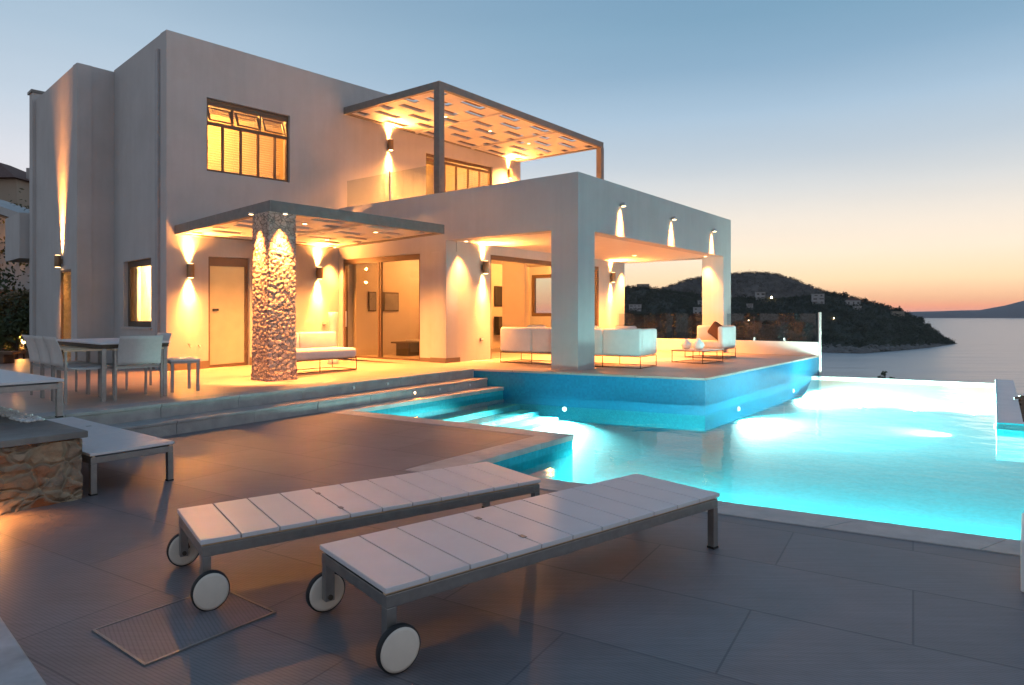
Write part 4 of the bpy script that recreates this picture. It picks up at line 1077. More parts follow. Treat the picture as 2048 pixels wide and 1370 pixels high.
# taps and sockets
def tap(a, z, lab):
    r_ = thing('wall_tap', lab, 'tap', FAC.pt(a, 0, z), 'garden taps on the front wall')
    m_ = MB(); m_.tube([FAC.pt(a, .002, z), FAC.pt(a, .06, z), FAC.pt(a, .09, z - .06)], .013); m_.build('spout', M['steel'], r_)
    m_ = MB(); m_.fbox(FAC, a - .045, a + .045, .03, .05, z + .02, z + .032); m_.build('handle', M['steel'], r_)
tap(fa(377), zat(690, fd(fa(377))), 'garden tap on the front wall under the wall lamp'); tap(fa(397), zat(692, fd(fa(397))), 'garden tap on the front wall left of the terrace door')
def socket(fr, a, z, sgn, lab, b=0):
    r_ = thing('wall_socket', lab, 'socket', fr.pt(a, b, z), 'outdoor sockets')
    m_ = MB(); m_.fbox(fr, a - .05, a + .05, min(b + sgn * .001, b + sgn * .03), max(b + sgn * .001, b + sgn * .03), z - .04, z + .04); m_.build('box', M['metal'], r_, bevel=.004)
    m_ = MB(); m_.fbox(fr, a - .04, a + .04, min(b + sgn * .031, b + sgn * .04), max(b + sgn * .031, b + sgn * .04), z - .005, z + .032); m_.build('cover', M['whitepaint'], r_)
socket(FAC, fa(648), zat(655, fd(fa(648))), 1, 'outdoor socket on the front wall above the white bench sofa')
a = along(W0, RV, 962); socket(BW, a, zat(679, W0.y + RV.y * a), -1, 'outdoor socket low on the porch wall below the wall lamp')

# ------------------------------------------------------------------ sofas
def sofa(name, fr, wid, dep, label, back=True, arm_lo=False, arm_hi=False, seat_h=.42, back_h=.80, cushions=0, backlen=None, group=None, z=TZ):
    """fr: a along the back (0..wid), b from the back (0) to the front (dep)"""
    o = fr.pt(0, 0, z); r_ = thing(name, label, 'sofa', o, group)
    ang = math.atan2(fr.ux.y, fr.ux.x); flip = 1 if fr.ux.x * fr.uy.y - fr.ux.y * fr.uy.x > 0 else -1
    def add(m_, nm, mt, par=r_):
        m2 = MB(); m2.f = m_.f; m2.sm = m_.sm; m2.v = [tuple(fr.pt(v[0], v[1], v[2] + z)) for v in m_.v]; return m2.build(nm, M[mt], par)
    m_ = MB(); m_.rbox(.02, wid - .02, .06, dep, .24, seat_h, .05); add(m_, 'seat', 'fabric')
    if back:
        bl = backlen or wid; n_ = max(1, round(bl / .85))
        for k in range(n_):
            m_ = MB(); m_.rbox(bl * k / n_ + .004, bl * (k + 1) / n_ - .004, 0, .16, .25, back_h, .05); add(m_, 'back_cushion', 'fabric')
    for on, x0 in ((arm_lo, 0), (arm_hi, wid - .14)):
        if on: m_ = MB(); m_.rbox(x0, x0 + .14, .165, dep, .25, back_h - .01, .045); add(m_, 'arm', 'fabric')
    for k in range(cushions):
        m_ = MB(); x = wid * (k + .5) / cushions; m_.rbox(x - .24, x + .24, .17, .30, seat_h, back_h + .05, .06); add(m_, 'pillow', 'fabric')
    m_ = MB(); t = .009
    loop = [(.02, .02), (wid - .02, .02), (wid - .02, dep - .02), (.02, dep - .02), (.02, .02)]
    m_.tube([(x, y, .235) for x, y in loop], t, 6); m_.tube([(x, y, .012) for x, y in loop], t, 6)
    add(m_, 'wire_base', 'wire')
    for x in (.02, wid / 2, wid - .02):
        for y in (.02, dep - .02):
            m_ = MB(); m_.cyl((x, y, .0), (x, y, .235), t, n=6); add(m_, 'leg', 'wire')
    return r_
# bench sofa on the terrace
bf = gp(716, 739, TZ).xy
BS = Frame(bf + LV * .8 - RV * 0, -RV, -LV)
sofa('sofa', BS, 1.75, .8, 'white bench sofa with a short backrest in front of the sliding door', seat_h=.43, back_h=.74, backlen=1.75, z=TZ)
# two sofas seen from behind under the porch
c1 = gp(1282, 738, TZ).xy; 
c0 = gp(999, 725, TZ).xy; sv = (c0 - c1).normalized(); sn = Vector((sv.y, -sv.x))
if sn.dot(RV) < 0: sn = -sn
LT = (c0 - c1).length
sofa('sofa', Frame(c1, sv, sn), LT * .5, .92, 'white sofa seen from behind, right of the porch corner pillar', arm_lo=True, cushions=2, group='white sofas under the porch')
sofa('sofa', Frame(c1 + sv * LT * .505, sv, sn), LT * .495, .92, 'white sofa seen from behind, left of the porch corner pillar', cushions=1, group='white sofas under the porch')
# armchair at the far end
ac = gp(1446, 718, TZ).xy
AF = Frame(ac + RV * .95, LV, -RV)
am = sofa('armchair', AF, 1.0, .95, 'white corner armchair by the glass railing, with a brown cushion', arm_lo=True, group='white sofas under the porch'); am['category'] = 'armchair'
m_ = MB(); m_.rbox(.2, .62, .18, .29, .44, .80, .05)
m2 = MB(); m2.f = m_.f; m2.sm = m_.sm
ca = math.cos(.62); sa_ = math.sin(.62)
m2.v = [tuple(AF.pt(.41 + (v[0] - .41) * ca - (v[2] - .62) * sa_, v[1], TZ + .66 + (v[0] - .41) * sa_ + (v[2] - .62) * ca)) for v in m_.v]
tag(m2.build('cushion', M['brownfabric']), 'brown square cushion tilted on its corner in the white armchair', 'cushion')
# wire coffee table with two vases
k0 = gp(1405, 728, TZ).xy; kx = (gp(1442, 724, TZ).xy - k0); ky = (gp(1355, 725, TZ).xy - k0)
ctl = thing('coffee_table', 'low white coffee table on thin wire legs under the porch', 'coffee table', v3(k0, TZ))
KF = Frame(k0, kx.normalized(), Vector((-kx.normalized().y, kx.normalized().x)))
cl, cw_ = .95, .75
m_ = MB(); m_.fbox(KF, -.02, cl + .02, -.02, cw_ + .02, TZ + .28, TZ + .295); m_.build('tabletop', M['whitepaint'], ctl, bevel=.003)
m_ = MB(); lp_ = [(0, 0), (cl, 0), (cl, cw_), (0, cw_), (0, 0)]
m_.tube([KF.pt(a, b, TZ + .27) for a, b in lp_], .008, 6); m_.tube([KF.pt(a, b, TZ + .01) for a, b in lp_], .008, 6); m_.build('wire_base', M['wire'], ctl)
for a, b in lp_[:4]:
    m_ = MB(); m_.cyl(KF.pt(a, b, TZ), KF.pt(a, b, TZ + .279), .009, n=6); m_.build('leg', M['wire'], ctl)
for k, (a, b, s_) in enumerate(((.22, .22, 1.0), (.30, .56, .9))):
    p = KF.pt(a, b, TZ + .295); h = .26 * s_; R_ = .135 * s_
    m_ = MB(); m_.lathe(p, [(.07 * s_, .0), (R_ * .8, h * .15), (R_, h * .38), (R_ * .85, h * .62), (R_ * .45, h * .82), (R_ * .3, h * .92), (R_ * .34, h), (R_ * .22, h), (R_ * .2, h * .9)], n=28)
    tag(m_.build('vase', M['ceramic']), ['round white ceramic vase at the near corner of the coffee table', 'smaller round white ceramic vase at the back of the coffee table'][k], 'vase')
# tall floor vase by the sliding door
p = Vector(((666 - CX) / FPX, 1)) * 15.2
m_ = MB(); m_.lathe((p.x, p.y, TZ - .06), [(.13, 0), (.115, .1), (.085, .45), (.075, .75), (.085, .98), (.115, 1.2), (.11, 1.2), (.07, 1.0)], n=28)
tag(m_.build('floor_vase', M['ceramic']), 'tall slim white floor vase beside the sliding door', 'vase')

# ------------------------------------------------------------------ living room things
def simple(name, label, cat, fr, boxes, mat):
    r_ = thing(name, label, cat, fr.pt(boxes[0][1], boxes[0][3], boxes[0][5]))
    for nm, a0, a1, b0, b1, z0, z1, mt in boxes:
        m_ = MB(); m_.fbox(fr, a0, a1, b0, b1, z0, z1); m_.build(nm, M[mt], r_, bevel=.004)
    return r_
simple('television', 'black flat screen on the living room wall, seen through the porch opening', 'television', PORCH, [('screen', 6.0, 6.5, 6.94, 6.985, 1.68, 2.35, 'black'), ('mount', 6.1, 6.4, 6.986, 6.998, 1.8, 2.2, 'wire')], 'black')
simple('wall_cabinet', 'black narrow cabinet on the living room wall below the flat screen', 'cabinet', PORCH, [('body', 6.0, 6.5, 6.8, 6.99, .75, 1.35, 'black'), ('door', 6.02, 6.48, 6.785, 6.799, .77, 1.33, 'wire')], 'black')
simple('picture_frame', 'dark framed picture on the living room wall, left one behind the sliding door', 'picture', PORCH, [('frame', 0.74, 1.0, 6.96, 6.99, 1.5, 2.02, 'slat'), ('canvas', 0.77, .97, 6.945, 6.959, 1.53, 1.99, 'slate')], 'slat')
simple('picture_frame', 'dark framed picture on the living room wall, right one behind the sliding door', 'picture', PORCH, [('frame', 1.25, 1.8, 6.96, 6.99, 1.5, 2.02, 'slat'), ('canvas', 1.29, 1.76, 6.945, 6.959, 1.54, 1.98, 'slate')], 'slat')
simple('indoor_table', 'low dark table on the living room floor behind the sliding door', 'coffee table', PORCH, [('tabletop', 1.0, 1.65, 5.75, 6.4, .66, .70, 'slat'), ('base', 1.1, 1.5, 5.85, 6.3, .335, .659, 'wire')], 'slat')
simple('indoor_sofa', 'pale sofa in the living room behind the sliding door', 'sofa', PORCH, [('seat', 2.0, 2.8, 4.6, 6.9, .45, .72, 'fabric'), ('backrest', 2.6, 2.8, 4.6, 6.9, .721, 1.1, 'fabric'), ('base', 2.05, 2.75, 4.65, 6.85, .336, .449, 'wire')], 'fabric')

# ------------------------------------------------------------------ left background: slope, shrubs, neighbour
def leafmass(mb, c, r, n, s, rnd, squash=1.0, ragged=.35):
    c = Vector(c)
    lob = [(Vector((rnd.gauss(0, 1), rnd.gauss(0, 1), rnd.gauss(0, .8) + .2)).normalized(), rnd.uniform(.4, .75)) for _ in range(9)]
    for _ in range(n):
        d, k = rnd.choice(lob); o = d * r * k + Vector((rnd.gauss(0, 1), rnd.gauss(0, 1), rnd.gauss(0, 1))) * r * ragged * .55
        p = c + Vector((o.x, o.y, o.z * squash)); a = Vector((rnd.uniform(-1, 1), rnd.uniform(-1, 1), rnd.uniform(-1, 1))).normalized(); b = a.orthogonal().normalized()
        q = s * rnd.uniform(.6, 1.4)
        mb.face([p - a * q, p + b * q * .45, p + a * q, p - b * q * .45])
def terr(x, y):
    """garden ground left of the house, rising away from the deck"""
    base = max(0, (y - 23) * .21 + min((-x - 16) * .1, 3))
    return .0 + base + noise.noise(Vector((x * .25, y * .25, 0))) * .5 * min(base, 1) - .05
mb = MB(); rows = []
for i in range(46):
    rows.append([(x, y, terr(x, y)) for y in [6 + 1.1 * i] for x in [-70 + 1.42 * j for j in range(44)]])
mb.grid(rows); struct(mb, 'garden_slope', M['soil'])
# stone retaining wall in the garden
ga = Vector((-20.5, 22.5)); gb = Vector((-12.2, 22.0))
rnd = random.Random(11)
mb = MB(); rows = []
for j in range(13):
    z = -.2 + 2.5 * j / 12
    rows.append([(-20.5 + 9.4 * i / 40, 23.6 - .0 * i + noise.noise(Vector((i * .6, j * .8, 3))) * .12, z) for i in range(41)])
mb.grid(rows); rows = []
mb.box(-20.5, -11.1, 23.75, 24.1, -.2, 2.3)
tag(mb.build('garden_wall', M['stonewall']), 'dark stone garden wall beyond the left corner of the villa', 'wall')
shr = [(-16.2, 20.8, 1.5, 'olive'), (-15.2, 20.4, 1.0, 'dark'), (-17.6, 21.2, 1.9, 'dark'), (-17.5, 26.5, 2.2, 'dark'), (-20.5, 27, 2.4, 'olive')]
slab = ['bushy olive shrub beside the lit garden lamp', 'small dark shrub at the foot of the wing', 'dark leafy shrub at the left border by the garden lamp', 'dark rounded tree above the garden wall beside the villa', 'olive coloured tree above the garden wall at the left border']
for (x, y, s_, kd), lb in zip(shr, slab):
    z = terr(x, y) if y < 23 else max(terr(x, y), 2.0); r_ = thing('shrub' if s_ < 2 else 'tree', lb, 'shrub' if s_ < 2 else 'tree', (x, y, z), 'shrubs and trees left of the villa')
    m_ = MB(); m_.cyl((x, y, z - .2), (x + .1, y, z + s_ * .7), .07 * s_, .03 * s_, n=8)
    for k in range(5): m_.cyl((x + .06, y, z + s_ * .4), (x + rnd.uniform(-.5, .5) * s_, y + rnd.uniform(-.5, .5) * s_, z + s_ * rnd.uniform(.8, 1.3)), .03 * s_, .01, n=6)
    m_.build('trunk', M['bark'], r_)
    m_ = MB(); leafmass(m_, (x, y, z + s_ * .95), s_ * .95, 2600, .075, rnd, .9); m_.build('crown', M['leafdry' if kd == 'olive' else 'leaf'], r_)
# garden lamp
gl = Vector(((48 - CX) / FPX, 1, 0)) * 21.0; gl.z = zat(683, 21.0)
r_ = thing('garden_lamp', 'glaring bare garden lamp on a short pole at the left', 'lamp', (gl.x, gl.y, .1))
m_ = MB(); m_.cyl((gl.x, gl.y, -.1), (gl.x, gl.y, gl.z - .07), .03, n=8); m_.build('pole', M['wire'], r_)
m_ = MB(); m_.lathe(gl, [(.02, -.07), (.06, -.04), (.075, 0), (.06, .045), (.02, .07)], n=14); m_.build('globe', emis('garden_lamp_globe', (1, .66, .3), 30), r_)
lamp('POINT', gl + Vector((.0, -.15, .14)), 150, r_, radius=.05, color=(1, .45, .12))
# low rail beyond the dining set
m_ = MB(); r_ = thing('garden_bench', 'low dark bench at the left beyond the dining chairs', 'bench', (-12.6, 16.2, 0))
m_.box(-14.2, -11.9, 15.9, 16.35, .46, .52); m_.build('seat', M['slat'], r_)
for x in (-13.9, -12.2):
    m_ = MB(); m_.box(x - .05, x + .05, 15.95, 16.3, 0, .459); m_.build('leg', M['slat'], r_)
# neighbour house with tiled roof, up the slope
nh = thing('neighbour_house', 'pale neighbour house with dark tiled roof and arched veranda at the left border', 'house', (-36, 46, 8))
NF = Frame((-41, 44), (1, 0), (0, 1))
m_ = MB(); x1_ = 8.35; zt1 = zat(358, 44)
m_.wall(NF, 0, x1_, 0, .3, 4, zt1, [(4.6, 6.6, 7.0, zt1 - .7)]); m_.fbox(NF, x1_ - .3, x1_, .3, 6, 4, zt1); m_.fbox(NF, 0, x1_, 2.6, 2.8, 4, zt1); m_.build('wall', M['housetan'], nh)
m_ = MB(); m_.hexa([(-41.3, 43.4, zt1), (-32.3, 43.4, zt1), (-32.3, 51, zt1), (-41.3, 51, zt1), (-37.5, 46.6, zt1 + 1.7), (-35.8, 46.6, zt1 + 1.7), (-35.8, 47.6, zt1 + 1.7), (-37.5, 47.6, zt1 + 1.7)]); m_.build('roof', M['rooftile'], nh)
m_ = MB(); m_.wall(NF, 4.6, 6.6, .05, .25, zt1 - 1.3, zt1 - .7, []) if False else None
P_ = NF.pt
for k in range(12):
    a0 = math.pi * k / 12; a1 = math.pi * (k + 1) / 12; zc2 = zt1 - 1.5
    if abs(math.cos(a0)) > .01 or True:
        m_.hexa([P_(5.6 - math.cos(a0), .02, zc2 + .78 * math.sin(a0)), P_(5.6 - math.cos(a1), .02, zc2 + .78 * math.sin(a1)), P_(5.6 - math.cos(a1), .28, zc2 + .78 * math.sin(a1)), P_(5.6 - math.cos(a0), .28, zc2 + .78 * math.sin(a0)), P_(5.6 - math.cos(a0), .02, zt1 - .698), P_(5.6 - math.cos(a1), .02, zt1 - .698), P_(5.6 - math.cos(a1), .28, zt1 - .698), P_(5.6 - math.cos(a0), .28, zt1 - .698)])
m_.build('arch', M['housewhite'], nh)
m_ = MB(); m_.box(-32.9, -32.6, 45.2, 45.5, zt1, zt1 + 1.0); m_.build('chimney', M['housewhite'], nh)
# canopy house between: white eave over a lit wall
cd = 24.0; cxx = lambda px: (px - CX) / FPX * cd
cn_ = thing('canopy_house', 'low house with sloping white eave over a warmly lit wall at the left border', 'house', (cxx(20), cd, 2))
m_ = MB(); P = [(cxx(-120), zat(372, cd)), (cxx(46), zat(428, cd))]
m_.hexa([(P[0][0], cd, P[0][1] - .28), (P[1][0], cd, P[1][1] - .28), (P[1][0], cd + 3, P[1][1] - .28), (P[0][0], cd + 3, P[0][1] - .28), (P[0][0], cd, P[0][1]), (P[1][0], cd, P[1][1]), (P[1][0], cd + 3, P[1][1]), (P[0][0], cd + 3, P[0][1])]); m_.build('eave', M['stucco'], cn_)
m_ = MB(); m_.hexa([(P[0][0], cd + .02, P[0][1] - .36), (P[1][0] - .1, cd + .02, P[1][1] - .36), (P[1][0] - .1, cd + 3, P[1][1] - .36), (P[0][0], cd + 3, P[0][1] - .36), (P[0][0], cd + .02, P[0][1] - .282), (P[1][0] - .1, cd + .02, P[1][1] - .282), (P[1][0] - .1, cd + 3, P[1][1] - .282), (P[0][0], cd + 3, P[0][1] - .282)]); m_.build('soffit', M['wood'], cn_)
m_ = MB(); m_.box(cxx(-120), cxx(40), cd + 2.2, cd + 2.5, 1.5, zat(415, cd)); m_.build('wall', M['stucco'], cn_)
lamp('POINT', (cxx(5), cd + 1.2, zat(452, cd)), 60, cn_, radius=.05, color=(1, .42, .1))  # bare lamp assumed under the eave, for the warm light on the wall

# ------------------------------------------------------------------ sea, headland, far hills
mb = MB()
mb.face([(-1500, 25, SEA), (14000, 25, SEA), (14000, 10400, SEA), (-1500, 10400, SEA)])
struct(mb, 'sea', M['sea'])
# slope below the house down to the water
mb = MB(); rows = []
for i in range(30):
    y = -30 + i * 6.5; row = []
    for j in range(30):
        x = -40 + j * 7
        dist = max(0, max((x - 6) * .8, (y - 20)) - 0)
        if x < -6: dist = max(0, (y - 34) * .6)
        row.append((x, y, max(-2.4 - dist * .75 + noise.noise(Vector((x * .05, y * .05, 1))) * 2 * min(dist / 8, 1), SEA - 3)))
    rows.append(row)
mb.grid(rows); struct(mb, 'cliff_slope', M['terrain'])

prof = [(1150, 592), (1200, 583), (1252, 575), (1290, 574), (1320, 579), (1345, 583), (1400, 590), (1450, 594), (1500, 597), (1560, 599), (1610, 594), (1640, 588), (1668, 588), (1690, 592), (1730, 603), (1765, 610), (1790, 620), (1815, 628), (1840, 640), (1865, 657), (1885, 672), (1900, 682), (1913, 691)]
shore = [(1150, 712), (1640, 709), (1720, 711), (1790, 706), (1850, 700), (1900, 693), (1913, 691)]
def interp(tab, x):
    for (x0, y0), (x1, y1) in zip(tab[:-1], tab[1:]):
        if x0 <= x <= x1: return y0 + (y1 - y0) * (x - x0) / (x1 - x0)
    return tab[0][1] if x < tab[0][0] else tab[-1][1]
def hl(px, t):
    """headland surface: t=0 at the shore, 1 at the ridge"""
    ys = interp(shore, px) - 4; ds = FPX * (EYE - SEA) / (ys - YH)
    yr = interp(prof, px); ext = max(12, (ys - yr) * 3.4)
    d = ds + ext * t
    zr = zat(yr + 2, ds + ext)
    z = SEA + (zr - SEA) * (t ** .85)
    n_ = noise.noise(Vector((px * .03, t * 4, 0))) * 3.0 * math.sin(math.pi * t)
    return Vector(((px - CX) / FPX * d, d, z + n_))
mb = MB(); rows = []
pxs = [1120 + (1913 - 1120) * i / 110 for i in range(111)]
ts = [k / 24 for k in range(25)] + [1.15, 1.5, 2.2]
for t in ts:
    row = []
    for px in pxs:
        if t <= 1: row.append(hl(px, t))
        else:
            p = hl(px, 1.0); q = p * (1 + (t - 1) * .12); row.append(Vector((q.x, q.y, p.z - (t - 1) * (p.z - SEA) * .85)))
    rows.append(row)
mb.grid(rows); struct(mb, 'headland', M['terrain'])
rnd = random.Random(5)
mb = MB()
for k in range(900):
    px = rnd.uniform(1300, 1913); p = hl(px, rnd.uniform(0, .045) if rnd.random() < .8 else rnd.uniform(.03, .08)); s_ = rnd.uniform(1.0, 3.2)
    if px > 1880: s_ *= .6
    pts = []
    rows = []
    for h, rr in ((-.5, 1.1), (.1, 1.0), (.55, .65), (.75, .2)):
        rows.append([(p.x + math.cos(a) * s_ * rr * rnd.uniform(.75, 1.3), p.y + math.sin(a) * s_ * rr * rnd.uniform(.75, 1.3), p.z + h * s_ * .8) for a in [2 * math.pi * i / 7 for i in range(7)]])
    mb.grid(rows, closed=True, smooth=False, cap=True)
struct(mb, 'shore_rocks', M['rock'], kind='stuff')
mb = MB()
def farcrown(mb, p, s_, rnd, n=26):
    c = p + Vector((0, 0, s_ * .6))
    for _ in range(n):
        o = Vector((rnd.gauss(0, .5), rnd.gauss(0, .5), rnd.gauss(0, .42))) * s_
        a = Vector((rnd.uniform(-1, 1), rnd.uniform(-1, 1), rnd.uniform(-1, 1))).normalized(); b = a.orthogonal().normalized(); q = s_ * rnd.uniform(.2, .42)
        mb.face([c + o - a * q, c + o + b * q * .7, c + o + a * q, c + o - b * q * .7])
for k in range(5200):
    px = rnd.uniform(1190, 1908); t = rnd.uniform(.045, 1.0) ** .9
    if rnd.random() < .12: t = rnd.uniform(.97, 1.02)
    p = hl(px, min(t, 1)); s_ = rnd.uniform(1.6, 4.2) * (.75 if px > 1860 else 1)
    farcrown(mb, p, s_, rnd, 18)
struct(mb, 'headland_wood', M['forest'], kind='stuff')
# the smooth hill behind
hp = [(1240, 602), (1300, 586), (1330, 575), (1375, 560), (1412, 553), (1462, 548), (1500, 545), (1545, 547), (1590, 559), (1625, 574), (1665, 589), (1720, 606), (1780, 625)]
def hb(px, t):
    y = interp(hp, px); d = 1750 + 260 * t
    return Vector(((px - CX) / FPX * d, d, SEA + (zat(y + 1.2, 2010) - SEA) * t ** .8 + noise.noise(Vector((px * .05, t * 5, 4))) * 5 * math.sin(math.pi * t)))
mb = MB(); rows = []
for t in [k / 14 for k in range(15)]: rows.append([hb(1240 + 5.4 * i, t) for i in range(101)])
rows.append([hb(1240 + 5.4 * i, 1) * 1.1 - Vector((0, 0, 90)) for i in range(101)])
mb.grid(rows)
struct(mb, 'hill', M['hill'])
mb = MB()
for k in range(3800):
    px = rnd.uniform(1250, 1760); t = rnd.uniform(.25, 1) if rnd.random() < .8 else 1.0
    farcrown(mb, hb(px, t) - Vector((0, 0, 1.5)), rnd.uniform(3.0, 6.5), rnd, 10)
struct(mb, 'hill_wood', M['hillwood'], kind='stuff')
# single pines standing out against the sky and sea on the ridge
for k, (px, s_) in enumerate(((1842, 5.0), (1856, 3.2), (1796, 5.5), (1730, 5.0), (1689, 5.5), (1668, 4.6))):
    p = hl(px, .97); r_ = thing('pine_tree', ['lone pine on the headland ridge nearest its tip', 'small pine just right of the lone pine near the headland tip', 'dense pine cluster beside the last house on the headland ridge', 'broad pine on the headland ridge between two houses', 'tall pine on the ridge right of the white block', 'pine on the ridge just right of the white block'][k], 'tree', p, 'pines on the headland ridge')
    m_ = MB(); m_.cyl(p - Vector((0, 0, 1)), p + Vector((0, 0, s_ * .7)), .35, .15, n=6); m_.build('trunk', M['bark'], r_)
    m_ = MB(); farcrown(m_, p + Vector((0, 0, s_ * .3)), s_ * .9, rnd, 150); m_.build('crown', M['forest'], r_)
# houses on the headland
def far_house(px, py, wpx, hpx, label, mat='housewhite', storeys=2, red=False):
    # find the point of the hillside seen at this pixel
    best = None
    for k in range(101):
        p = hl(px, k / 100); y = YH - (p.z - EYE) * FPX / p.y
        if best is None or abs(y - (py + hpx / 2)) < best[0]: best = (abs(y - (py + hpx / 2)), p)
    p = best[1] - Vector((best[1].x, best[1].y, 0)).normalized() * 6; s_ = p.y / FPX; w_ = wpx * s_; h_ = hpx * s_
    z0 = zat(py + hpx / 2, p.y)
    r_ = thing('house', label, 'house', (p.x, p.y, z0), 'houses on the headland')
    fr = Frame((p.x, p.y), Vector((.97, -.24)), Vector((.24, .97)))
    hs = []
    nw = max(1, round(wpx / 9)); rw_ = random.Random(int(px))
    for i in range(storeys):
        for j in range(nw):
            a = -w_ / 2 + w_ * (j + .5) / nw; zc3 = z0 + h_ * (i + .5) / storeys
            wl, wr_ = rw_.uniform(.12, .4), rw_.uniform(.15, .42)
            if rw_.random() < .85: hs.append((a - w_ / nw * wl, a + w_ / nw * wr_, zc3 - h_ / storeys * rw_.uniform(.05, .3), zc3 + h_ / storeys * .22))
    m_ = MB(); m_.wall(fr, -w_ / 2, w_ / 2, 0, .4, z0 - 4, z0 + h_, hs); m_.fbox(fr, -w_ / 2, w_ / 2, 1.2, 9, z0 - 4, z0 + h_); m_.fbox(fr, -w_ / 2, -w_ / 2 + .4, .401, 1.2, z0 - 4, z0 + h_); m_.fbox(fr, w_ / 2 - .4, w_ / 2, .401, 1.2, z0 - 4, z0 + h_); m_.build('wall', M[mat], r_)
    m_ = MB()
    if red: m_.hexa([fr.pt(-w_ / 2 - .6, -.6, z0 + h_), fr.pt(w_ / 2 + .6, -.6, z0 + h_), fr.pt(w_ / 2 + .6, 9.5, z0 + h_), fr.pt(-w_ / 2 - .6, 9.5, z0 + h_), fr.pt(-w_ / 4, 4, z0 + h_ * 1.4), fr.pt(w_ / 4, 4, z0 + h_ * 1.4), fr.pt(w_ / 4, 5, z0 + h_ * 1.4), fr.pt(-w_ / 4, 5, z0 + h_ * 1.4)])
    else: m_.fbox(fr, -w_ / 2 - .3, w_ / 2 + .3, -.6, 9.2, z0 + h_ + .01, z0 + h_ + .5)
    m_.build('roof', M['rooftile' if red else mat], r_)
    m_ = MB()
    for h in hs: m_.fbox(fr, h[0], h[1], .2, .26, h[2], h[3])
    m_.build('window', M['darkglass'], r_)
far_house(1637, 598, 22, 20, 'white three storey block on the headland, right of the glass railing post line', storeys=3)
far_house(1707, 606, 26, 11, 'long white house with reddish roof near the right end of the ridge', storeys=1, red=True)
far_house(1716, 616, 14, 6, 'small white house just below the long red roofed one', storeys=1)
far_house(1521, 592, 18, 15, 'white house on the headland left of the bright street lamp')
far_house(1797, 628, 22, 10, 'grey house among pines near the headland tip', 'housetan', 1)
far_house(1400, 622, 26, 14, 'pale stepped house seen through the porch, the lower one')
far_house(1405, 607, 18, 11, 'pale house seen through the porch, the upper one')
far_house(1286, 571, 24, 5, 'flat roofed tan house on the ridge seen through the porch', 'housetan', 1)
far_house(1270, 615, 24, 11, 'pale house low behind the sofas seen through the porch')
far_house(1500, 612, 12, 8, 'small pale house beside the grey column of the porch')
for k, (px, py, pw) in enumerate(((1543, 595, 1.25), (1498, 641, .6), (1668, 637, .9))):
    best = min((hl(px, t / 100) for t in range(101)), key=lambda p: abs(YH - (p.z - EYE) * FPX / p.y - py))
    p = best - Vector((best.x, best.y, 0)).normalized() * 8; p.z = zat(py, p.y)
    r_ = thing('street_lamp', ['bright street lamp high on the headland', 'small lit lamp low on the headland behind the railing glass', 'orange lit lamp on the headland right of the railing post'][k], 'street lamp', p, 'street lamps on the headland')
    m_ = MB(); m_.lathe(p, [(.3 * pw, -.8 * pw), (1.0 * pw, -.4 * pw), (1.1 * pw, 0), (.9 * pw, .5 * pw), (.2 * pw, .8 * pw)], n=10); m_.build('globe', M['farlamp'], r_)
    m_ = MB(); m_.cyl(p - Vector((0, 0, 8)), p - Vector((0, 0, .8 * pw)), .2, n=6); m_.build('pole', M['wire'], r_)
# far mountains across the bay
def range_(name, dist, tab, mat):
    m_ = MB(); rows = []
    top = []; n_ = 120; x0, x1 = tab[0][0], tab[-1][0]
    for i in range(n_ + 1):
        px = x0 + (x1 - x0) * i / n_; y = interp(tab, px) + noise.noise(Vector((px * .02, 1, 2))) * 1.2
        X = (px - CX) / FPX
        rows.append([(X * dist, dist, SEA - 5), (X * dist * 1.01, dist * 1.01, zat(y, dist) * .5 + SEA * .5), (X * dist * 1.05, dist * 1.05, zat(y, dist * 1.05)), (X * dist * 1.12, dist * 1.12, SEA)])
    m_.grid(rows); struct(m_, name, mat)
range_('far_coast', 9000, [(1600, 626), (1780, 625), (1880, 622), (1960, 620), (2010, 611), (2060, 598), (2140, 598), (2300, 602), (2500, 605), (2800, 615)], M['farhill'])

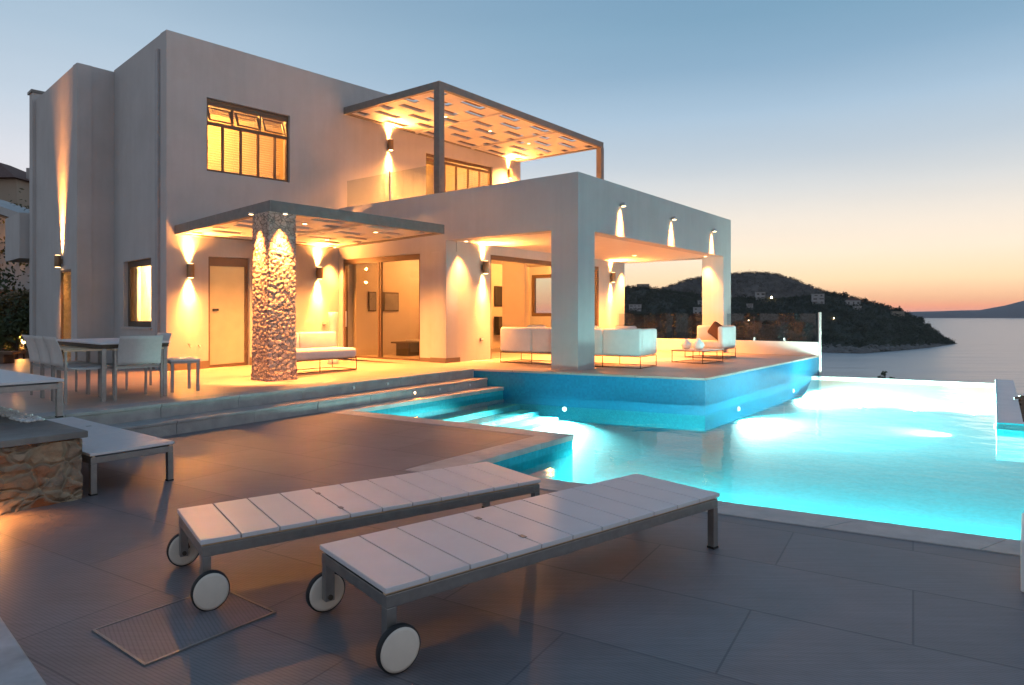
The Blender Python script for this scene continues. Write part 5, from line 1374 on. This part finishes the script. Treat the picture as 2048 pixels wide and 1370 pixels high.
# things seen just past the pool edge
pd = 27.0; px_, py_ = 1770, 748
p = Vector(((px_ - CX) / FPX * pd, pd, zat(py_, pd)))
r_ = thing('tree', 'dark tree top poking up beyond the infinity edge of the pool', 'tree', p - Vector((0, 0, 3)))
m_ = MB(); m_.cyl(p - Vector((0, 0, 4.5)), p + Vector((0, 0, .02)), .1, .02, n=6); m_.build('trunk', M['bark'], r_)
m_ = MB()
for cx_, cz_, n_ in ((0, 0, 90), (-.15, -.18, 90), (.28, -.2, 60), (0, -.9, 900), (.3, -1.3, 500), (-.4, -1.3, 500)): leafmass(m_, p + Vector((cx_, 0, cz_)), .13 if n_ < 100 else .5, n_, .05, rnd, 1.0)
m_.build('crown', M['leaf'], r_)
ld = 11.4; cx2 = lambda px: (px - CX) / FPX * ld
r_ = thing('slatted_screen', 'dark slatted screen beyond the white pool parapet at the right border', 'screen', (cx2(2036), ld, -1.2))
m_ = MB()
for x in (cx2(2043), cx2(2110)): m_.box(x - .03, x + .03, ld - .03, ld + .03, -1.8, zat(791, ld))
m_.build('post', M['wire'], r_)
m_ = MB(); z = zat(793, ld)
while z > zat(862, ld): m_.box(cx2(2025), cx2(2112), ld - .05, ld - .032, z - .035, z); z -= .075
m_.build('slat', M['wire'], r_)

# ------------------------------------------------------------------ air between here and the far coast
mb = MB(); mb.box(-3000, 15000, -400, 10700, SEA - 6, 262)
hm_ = bpy.data.materials.new('haze'); hm_.use_nodes = True; hn = hm_.node_tree
hn.nodes.remove(hn.nodes['Principled BSDF']); pv = N(hn, 'ShaderNodeVolumePrincipled', Density=3e-5)
pv.inputs['Color'].default_value = (.86, .86, .92, 1); hn.links.new(pv.outputs[0], hn.nodes['Material Output'].inputs['Volume'])
tag(mb.build('haze', hm_), kind='stuff')
# ------------------------------------------------------------------ camera and render settings
cam = bpy.data.cameras.new('camera'); co = bpy.data.objects.new('camera', cam); COL.objects.link(co)
co.location = (0, 0, EYE); co.rotation_euler = (math.pi / 2, 0, 0)
cam.sensor_width = 36; cam.sensor_fit = 'HORIZONTAL'; cam.lens = FPX / 2048 * 36; cam.shift_y = -(685 - YH) / 2048
cam.clip_start = .05; cam.clip_end = 120000
scn.camera = co
scn.render.engine = 'CYCLES'
scn.view_settings.view_transform = 'Standard'; scn.view_settings.look = 'None'; scn.view_settings.exposure = 0.22; scn.view_settings.gamma = 1
cy = scn.cycles
cy.use_denoising = True; cy.max_bounces = 10; cy.diffuse_bounces = 5; cy.glossy_bounces = 4; cy.transparent_max_bounces = 16
cy.sample_clamp_indirect = 6; cy.caustics_reflective = False; cy.caustics_refractive = False
try: cy.use_light_tree = True
except Exception: pass
